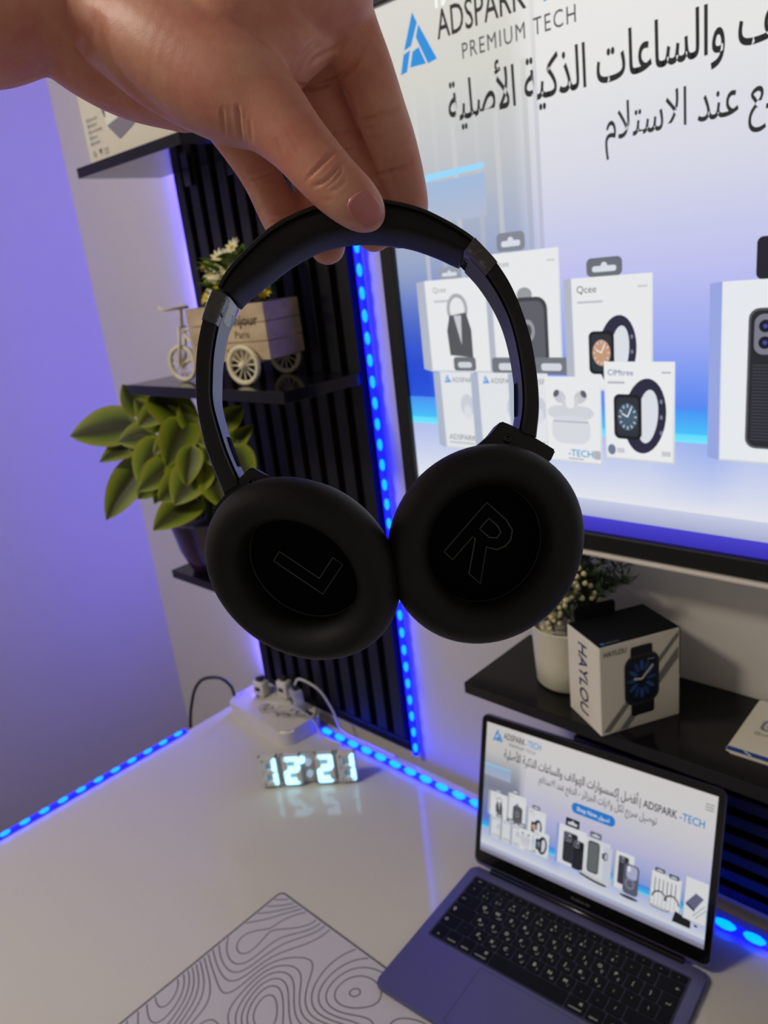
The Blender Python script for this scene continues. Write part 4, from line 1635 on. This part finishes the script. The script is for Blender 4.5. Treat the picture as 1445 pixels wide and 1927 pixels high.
# leaflets on the long shelf
for k, (lab, dz, sh) in enumerate((('white printed leaflet with blue bottom stripe, lowest of the pair on the long shelf', 0, .003),
                                   ('white printed leaflet with social media icons lying on top at the right end', .0014, 0))):
    t = thing('leaflet', lab, 'leaflet', rel(-.19 + sh, .725, -.501 + dz), 0.02, group='leaflets on the long shelf')
    bm = bmesh.new()
    add_prism(bm, rrect(-.052, -.05, .06, .055, .003), .0013, Matrix.Identity(4))
    obj('sheet', bm, M_card, t, world=False)
    if k:
        P = Picture()
        P.rect(-.0515, -.049, .059, -.042, (34, 64, 146))
        P.line([(-.036, -.043), (-.028, -.048)], .0015, (220, 222, 230))
        P.rr(-.030, .026, -.006, .050, .004, (36, 34, 38))
        P.rect(-.026, .035, -.010, .037, (120, 100, 104))
        P.rr(-.036, .000, -.014, .020, .005, (132, 134, 150))
        P.rr(-.033, .003, -.017, .017, .004, (214, 208, 200))
        P.ell(-.025, .010, .0055, .0055, (132, 134, 150), 18)
        P.ell(-.025, .010, .0032, .0032, (214, 208, 200), 14)
        P.text('@ad', -.038, -.009, .007, (110, 112, 126))
        P.rr(-.018, -.012, .02, -.004, .003, (24, 24, 30))
        P.rr(-.014, -.034, .002, -.019, .003, (60, 26, 26))
        P.rect(.004, -.034, .02, -.032, (70, 72, 84))
        obj('sheet_print', P.mesh('sheet_print', Matrix.Translation((0, 0, .0014)), 1, 1, 3e-6), M_print, t, world=False)

# white product box on the upper shelf
tb = thing('product_box', 'large white product box with printed feature list on the upper left shelf', 'box', (-1.06, .68, ZC + .1835))
bx0, bx1, by0, bz0 = -1.172, -.925, .632, ZC + .1835
obj('carton', box2((bx0, by0, bz0), (bx1, by0 + .085, bz0 + .20), .0008), M_card, tb)
P = Picture()
for k in range(5):
    P.ell(.0145 + .002, .058 - .0078 * k, .0026, .0026, (150, 172, 176), 12)
    P.text(['Bluetooth', 'Headset', 'Comfortable', 'Stereo', 'Foldable'][k], .021, .0560 - .0078 * k, .0066, (140, 144, 130))
P.ell(.019, .013, .0042, .0042, (140, 136, 116), 16)
P.ell(.019, .013, .0030, .0030, (214, 206, 176), 16)
P.poly([(.033, .016), (.042, .018), (.038, .009)], (120, 120, 104))
P.text('Origin', .048, .013, .0055, (140, 136, 116))
P.text('Audio', .048, .008, .0055, (140, 136, 116))
P.poly([(.068, .038), (.24, .038), (.24, .066), (.07, .076)], (240, 238, 224))
P.poly([(.070, .042), (.200, .060), (.150, .034), (.098, .020)], (140, 134, 150))
P.poly([(.062, .068), (.070, .075), (.071, .052), (.067, .055)], (84, 78, 66))
obj('front_print', P.mesh('front_print', plane_M((bx0, by0 - .0008, bz0), (1, 0, 0), (0, 0, 1)), 1, 1, 4e-6), M_print, tb)

# ------------------------------------------------------------------ plants
rnd = random.Random(7)


def leaf_mesh(name, L, W, droop, fold, pointed=1.0, n=9, m=6):
    """heart shaped leaf growing along +x from the origin, folded along its midrib and drooping at the tip"""
    bm = bmesh.new()
    rows_ = []
    acr_ = []
    for i in range(n + 1):
        t = i / n
        w = W / 2 * 2.28 * t ** .45 * (1 - t) ** .85 if 0 < t < 1 else 0.0006
        w = max(w, .0006)
        x = L * t
        zc = -droop * L * t * t
        row = []
        for j in range(-m, m + 1):
            s = j / m
            row.append(bm.verts.new((x - .10 * L * abs(s) * (1 - t) ** 3, w * s, zc + fold * w * abs(s) - .25 * fold * w * s * s + .004 * L * math.sin(9 * t + 3 * s))))
            acr_.append(abs(s) * .85)
        rows_.append(row)
    for a, b_ in zip(rows_, rows_[1:]):
        for k in range(2 * m):
            bm.faces.new((a[k], a[k + 1], b_[k + 1], b_[k]))
    me_ = bpy.data.meshes.new(name)
    bm.to_mesh(me_)
    bm.free()
    at_ = me_.attributes.new('across', 'FLOAT', 'POINT')
    at_.data.foreach_set('value', acr_)
    me_.polygons.foreach_set('use_smooth', [True] * len(me_.polygons))
    return me_


def orient(base, tip, facing):
    """matrix at base whose x points to tip and z as near as possible to facing"""
    x = (Vector(tip) - Vector(base)).normalized()
    z = Vector(facing)
    z = (z - x * z.dot(x)).normalized()
    y = z.cross(x)
    M = Matrix((x, y, z)).transposed().to_4x4()
    M.translation = Vector(base)
    return M


# potted pothos on the low shelf
PB = Vector((-1.102, .683, ZC - .4706))
pot = thing('potted_plant', 'trailing plant with large yellow green leaves in a dark purple pot on the low shelf', 'plant', PB)
M_pot = mat('purple_glaze', rgb(52, 26, 50), 0.22, vary=.4, vscale=50)
obj('pot', lathe([(0, 0), (.044, 0), (.052, .004), (.066, .04), (.074, .084), (.077, .096), (.072, .096), (.068, .088), (0, .086)], 40), M_pot, pot, True, world=False, autos=50)
obj('soil', lathe([(0, .091), (.05, .090), (.069, .087)], 24), mat('soil', rgb(30, 24, 18), .9, bump=.8, bscale=200), pot, True, world=False)
leafvar = [leaf_mesh('leaf', 1, .62, .06, .30), leaf_mesh('leaf', 1, .70, .09, .24), leaf_mesh('leaf', 1, .5, .16, .42), leaf_mesh('leaf', 1, .78, .05, .20)]
for lv in leafvar:
    lv.materials.append(M_leaf)
# each leaf: base and tip as seen, the distance of each from the wall plane side (y), roll hint
pleaves = [((238, 800), (136, 815), .655, .640, 1), ((265, 770), (232, 726), .66, .65, 3), ((300, 800), (255, 752), .665, .66, 0), ((300, 752), (372, 800), .655, .65, 1),
           ((262, 830), (190, 862), .66, .64, 2), ((300, 835), (262, 905), .645, .62, 1), ((262, 880), (200, 968), .65, .625, 2), ((345, 870), (375, 935), .635, .615, 3),
           ((330, 870), (262, 920), .64, .62, 0), ((365, 940), (292, 992), .635, .610, 0), ((345, 800), (315, 870), .65, .63, 1), ((330, 790), (290, 770), .66, .66, 3),
           ((395, 860), (440, 790), .66, .655, 2), ((420, 860), (468, 800), .665, .66, 2), ((400, 890), (420, 950), .64, .62, 1), ((375, 880), (330, 945), .63, .61, 3),
           ((340, 820), (372, 780), .67, .67, 0), ((310, 850), (285, 900), .66, .64, 1), ((400, 830), (408, 770), .665, .672, 0), ((440, 850), (470, 910), .66, .65, 1),
           ((285, 800), (250, 800), .672, .668, 3), ((350, 850), (395, 905), .645, .63, 0), ((420, 800), (455, 765), .67, .675, 1), ((330, 905), (345, 960), .63, .615, 2),
           ((300, 770), (262, 800), .66, .655, 3), ((290, 840), (240, 845), .65, .65, 2), ((325, 820), (290, 850), .65, .64, 1), ((350, 900), (300, 940), .62, .615, 3),
           ((360, 800), (340, 760), .66, .66, 1), ((380, 830), (420, 815), .655, .655, 0), ((310, 880), (262, 935), .63, .62, 1), ((360, 850), (350, 910), .62, .61, 0),
           ((425, 900), (455, 860), .65, .655, 3), ((405, 800), (385, 760), .665, .668, 2), ((315, 900), (290, 945), .625, .62, 2), ((280, 815), (225, 830), .655, .65, 3)]


def at_y(x, y, Y):
    d = px(x, y, 1.0) - CAM
    return CAM + d * (Y / d.y)


smain = []
for k, (b_, t_, yb, yt, kind) in enumerate(pleaves):
    B = at_y(b_[0], b_[1], yb)
    T = px(t_[0], t_[1], (B - CAM).dot(FWD) - (yb - yt) * 1.3)
    B = B - (T - B) * .12
    L = (T - B).length
    face = (CAM - B).normalized() + Vector((rnd.uniform(-.3, .3), rnd.uniform(-.2, .2), .55 + rnd.uniform(-.2, .3)))
    M = orient(B, T, face) @ Matrix.Diagonal((L * 1.06, L * 1.18, L, 1))
    o = bpy.data.objects.new('leaf', leafvar[kind])
    COL.objects.link(o)
    o.parent = pot
    o.matrix_basis = Matrix.Translation(-PB) @ M
    top = PB + Vector((rnd.uniform(-.03, .03), rnd.uniform(-.03, .03), .088))
    mid = (B + top) / 2 + Vector((0, 0, .045))
    smain.append([tuple(p_) for p_ in catmull([tuple(top), tuple(mid), tuple(B)], 5)])
for s in smain[::1]:
    obj('stem', tube(s, .0016, 5), M_stem, pot, True)

# white pot with tiny cream flowers on the long shelf
WP = rel(-.438, .714, -.501)
wp = thing('potted_plant', 'white textured pot of feathery greenery with tiny cream buds behind the watch box', 'plant', WP)
M_wpot = mat('white_relief_pot', rgb(214, 208, 186), .5, bump=1.0, bscale=90)
obj('pot', lathe([(0, 0), (.035, 0), (.039, .004), (.0405, .03), (.0425, .072), (.044, .077), (.041, .078), (.0395, .070), (0, .068)], 40), M_wpot, wp, True, world=False, autos=50)
bm = bmesh.new()


def in_watch_box(p_):
    d = WP + p_ - F
    return -.007 < d.dot(dirR) < wR + .007 and -.007 < d.dot(dirL) < wL + .007 and d.z < hB + .024


tips = []
for k in range(46):
    a = rnd.uniform(0, 2 * PI)
    lean = rnd.uniform(.1, .85)
    hgt = rnd.uniform(.045, .088)
    b0 = Vector((.02 * math.cos(a), .02 * math.sin(a), .066))
    t0 = Vector((.010 + .095 * lean * math.cos(a), min(.060, .068 * lean * math.sin(a)), .072 + hgt * (1 - .25 * lean)))
    if t0.x > .012 and t0.z < .122:
        t0.z = .122 + .02 * rnd.random()
    m0 = (b0 + t0) / 2 + Vector((0, 0, .02))
    pts = [Vector(p_) for p_ in catmull([tuple(b0), tuple(m0), tuple(t0)], 4)]
    if any(in_watch_box(q) for q in pts):
        continue
    add_tube(bm, pts, .0006, 4)
    tips.append(t0)
    for q in pts[2:]:
        for s in range(8):
            d = Vector((rnd.uniform(-1, 1), rnd.uniform(-1, 1), rnd.uniform(-.2, .9))).normalized()
            e = q + d * rnd.uniform(.008, .018)
            if in_watch_box(e) or in_watch_box((q + e) / 2):
                continue
            side = d.cross(Vector((0, 0, 1))).normalized() * .0016
            v = [bm.verts.new(q), bm.verts.new((q + e) / 2 + side), bm.verts.new(e), bm.verts.new((q + e) / 2 - side)]
            bm.faces.new(v)
stuff(obj('foliage', bm, M_frond, wp, world=False))
bmb = bmesh.new()
bmesh.ops.create_icosphere(bmb, subdivisions=1, radius=.0034)
b0 = None
cpos = [(.0, -.03, .142), (.018, -.03, .150), (.02, -.034, .125), (-.012, -.034, .108), (-.006, -.030, .128), (.006, -.034, .112), (-.022, -.030, .118), (-.002, -.036, .096), (.012, -.03, .135), (-.028, -.026, .100), (.030, -.02, .14), (.045, -.015, .118)]
for cxyz in cpos:
    for k in range(12):
        p_ = Vector(cxyz) + Vector((rnd.gauss(0, .007), rnd.gauss(0, .006), rnd.gauss(0, .007)))
        if in_watch_box(p_):
            continue
        if b0 is None:
            b0 = obj('bud', bmb, M_bud, wp, True, world=False)
            b0.location = p_
        else:
            part_copy(b0, wp).location = p_

# ------------------------------------------------------------------ tricycle planter on the middle shelf
CY = math.radians(14)
CB = Vector((-.914, .700, ZC - .1455))
cart = thing('tricycle_planter', 'cream bicycle cart planter with a washed wooden crate on the middle shelf', 'planter', CB, CY)
# local x: to the rear (right), y: away, z up


def wheel(parent, x, y, r, label=None):
    Mw = Matrix.Translation((x, y, r)) @ Matrix.Rotation(PI / 2, 4, 'X')
    bm = bmesh.new()
    prof = [(r - .006, -.003), (r - .001, -.0035), (r, 0), (r - .001, .0035), (r - .006, .003), (r - .007, 0), (r - .006, -.003)]
    add_lathe(bm, prof, 36, Mw)
    w = obj('wheel', bm, M_cream, parent, True, world=False)
    bm = bmesh.new()
    for k in range(12):
        a = 2 * PI * k / 12
        add_tube(bm, [Mw @ Vector((.004 * math.cos(a), .004 * math.sin(a), 0)), Mw @ Vector(((r - .005) * math.cos(a), (r - .005) * math.sin(a), 0))], .0011, 5)
    obj('spokes', bm, M_cream, w, world=False)
    obj('hub', lathe([(0, -.006), (.005, -.006), (.0055, 0), (.005, .006), (0, .006)], 16, Mw), M_cream, w, True, world=False)
    return w


wheel(cart, .000, -.0495, .0285)
wheel(cart, .000, .0495, .0285)
wheel(cart, -.162, .0, .0290)
cx0, cx1, cyh, cz0, cz1 = -.098, .043, .0385, .033, .111
for k in range(3):      # long side planks, near and far
    z0, z1 = cz0 + (cz1 - cz0) * k / 3 + .0005, cz0 + (cz1 - cz0) * (k + 1) / 3 - .0005
    for sy in (-1, 1):
        obj('plank', box2((cx0, sy * cyh - .003, z0), (cx1, sy * cyh + .003, z1), .0006), M_wood, cart, world=False)
    for xx in (cx0 + .003, cx1 - .003):
        obj('plank', box2((xx - .003, -cyh + .0035, z0), (xx + .003, cyh - .0035, z1), .0006), M_wood, cart, world=False)
obj('crate_floor', box2((cx0 + .003, -cyh + .003, cz0), (cx1 - .003, cyh - .003, cz0 + .004)), M_wood, cart, world=False)
obj('axle', tube([(0, -.0495, .0285), (0, .0495, .0285)], .003, 10), M_cream, cart, True, world=False)
bm = bmesh.new()
for p0, p1, r in (((-.162, .006, .029), (-.150, .006, .085), .0025), ((-.162, -.006, .029), (-.150, -.006, .085), .0025), ((-.150, 0, .082), (-.146, 0, .112), .003),
                  ((-.150, 0, .075), (-.115, 0, .040), .0028), ((-.115, 0, .040), (-.09, 0, .036), .003), ((-.148, 0, .080), (-.112, 0, .078), .0026),
                  ((-.112, 0, .078), (-.117, 0, .040), .0026), ((-.112, 0, .078), (-.110, 0, .092), .0026), ((-.162, 0, .029), (-.118, 0, .040), .0024), ((-.028, 0, .030), (-.1, 0, .034), .003),
                  ((-.02, 0, .032), (.0, 0, .0285), .003)):
    add_tube(bm, [p0, p1], r, 8)
obj('bike_frame', bm, M_cream, cart, True, world=False)
hb = [tuple(p_) for p_ in catmull([(-.168, -.022, .116), (-.155, -.024, .112), (-.146, -.010, .112), (-.146, .010, .112), (-.155, .024, .112), (-.168, .022, .116)], 5)]
obj('handlebar', tube(hb, .0024, 8), M_cream, cart, True, world=False)
bm = bmesh.new()
bmesh.ops.create_uvsphere(bm, u_segments=16, v_segments=8, radius=1, matrix=Matrix.Translation((-.108, 0, .095)) @ Matrix.Diagonal((.014, .008, .004, 1)))
obj('saddle', bm, M_cream, cart, True, world=False)
P = Picture()
P.text('bonjour', 0, .0, .020, (74, 54, 40), 'c', width=.062, bold=.012)
P.text('Paris', .0, -.017, .014, (96, 72, 54), 'c', width=.026)
P.ell(-.03, -.034, .003, .003, (150, 122, 96), 12)
obj('crate_lettering', P.mesh('crate_lettering', plane_M((.000, -cyh - .0034, .082), (1, 0, 0), (0, 0, 1)), 1, 1, 4e-6), M_print, cart, world=False)

# flowers standing in the crate
FB = CB + Vector((-.004, -.004, .046))
fl = thing('flower_bunch', 'bunch of cream daisies, yellow flowers and greenery standing in the crate', 'flowers', FB)
lm2 = leaf_mesh('leaf', .030, .013, .25, .3, n=5, m=3)
lm2.materials.append(M_leaf_small)
for k in range(170):
    a, r = rnd.uniform(0, 2 * PI), rnd.uniform(0, 1) ** .6
    up_ = rnd.uniform(.072, .125) if k % 3 else rnd.uniform(.072, .092)
    bx = -.004 + .054 * r * math.cos(a) * (.6 + up_ * 4)
    B = Vector((bx, .030 * r * math.sin(a), up_))
    d = Vector((math.cos(a) * .8, math.sin(a) * .8 - .35, rnd.uniform(.1, 1.0)))
    o = bpy.data.objects.new('leaf', lm2)
    COL.objects.link(o)
    o.parent = fl
    s = rnd.uniform(.7, 1.3)
    o.matrix_basis = orient(B, B + d, Vector((0, -.5, 1)) + Vector((rnd.uniform(-.4, .4), 0, 0))) @ Matrix.Diagonal((s, s, s, 1))
bm = bmesh.new()
stems = []
flowers = [(-.022, -.02, .126, 1), (-.030, -.022, .104, 1), (-.012, -.02, .112, 1), (-.038, -.02, .118, 1), (-.015, -.024, .092, 2), (-.045, -.012, .128, 1), (-.060, -.016, .108, 1), (-.052, -.024, .090, 1), (-.034, -.022, .112, 1), (-.070, -.010, .095, 2), (-.074, -.014, .080, 2), (-.060, -.022, .074, 1),
           (-.030, .004, .140, 1), (-.042, .006, .118, 1), (.045, -.01, .092, 1), (.05, -.014, .076, 2), (.040, .004, .104, 1), (-.088, -.016, .076, 2), (-.03, -.028, .094, 2), (.02, .01, .112, 1), (-.066, -.02, .120, 2)]
petal = leaf_mesh('petal', .016, .0058, .12, .15, n=4, m=2)
for x, y, z, kind in flowers:
    p0 = Vector((x * .4, y * .3, .03))
    add_tube(bm, [Vector(p_) for p_ in catmull([tuple(p0), (x * .7, y * .7, z * .7), (x, y, z)], 4)], .0009, 5)
obj('stems', bm, M_stem, fl, True, world=False)
for x, y, z, kind in flowers:
    nrm = Vector((x * 6 + rnd.uniform(-.2, .2) + .4, -1.0, .7 + rnd.uniform(-.2, .4))).normalized()
    X = nrm.orthogonal().normalized()
    Y = nrm.cross(X)
    bm = bmesh.new()
    sc = 1.0 if kind == 1 else .72
    for k in range(11):
        a = 2 * PI * k / 11
        d = X * math.cos(a) + Y * math.sin(a) + nrm * .35
        M = orient(Vector((x, y, z)), Vector((x, y, z)) + d, nrm) @ Matrix.Diagonal((sc, sc, sc, 1))
        t_ = bmesh.new()
        t_.from_mesh(petal)
        t_.transform(M)
        tm = bpy.data.meshes.new('t')
        t_.to_mesh(tm)
        t_.free()
        bm.from_mesh(tm)
        bpy.data.meshes.remove(tm)
    f_ = obj('flower', bm, M_petal_w if kind == 1 else M_petal_y, fl, True, world=False)
    bm = bmesh.new()
    bmesh.ops.create_icosphere(bm, subdivisions=2, radius=.0035 * sc, matrix=Matrix.Translation(Vector((x, y, z)) + nrm * .0015))
    obj('flower_centre', bm, M_petal_y, f_, True, world=False)
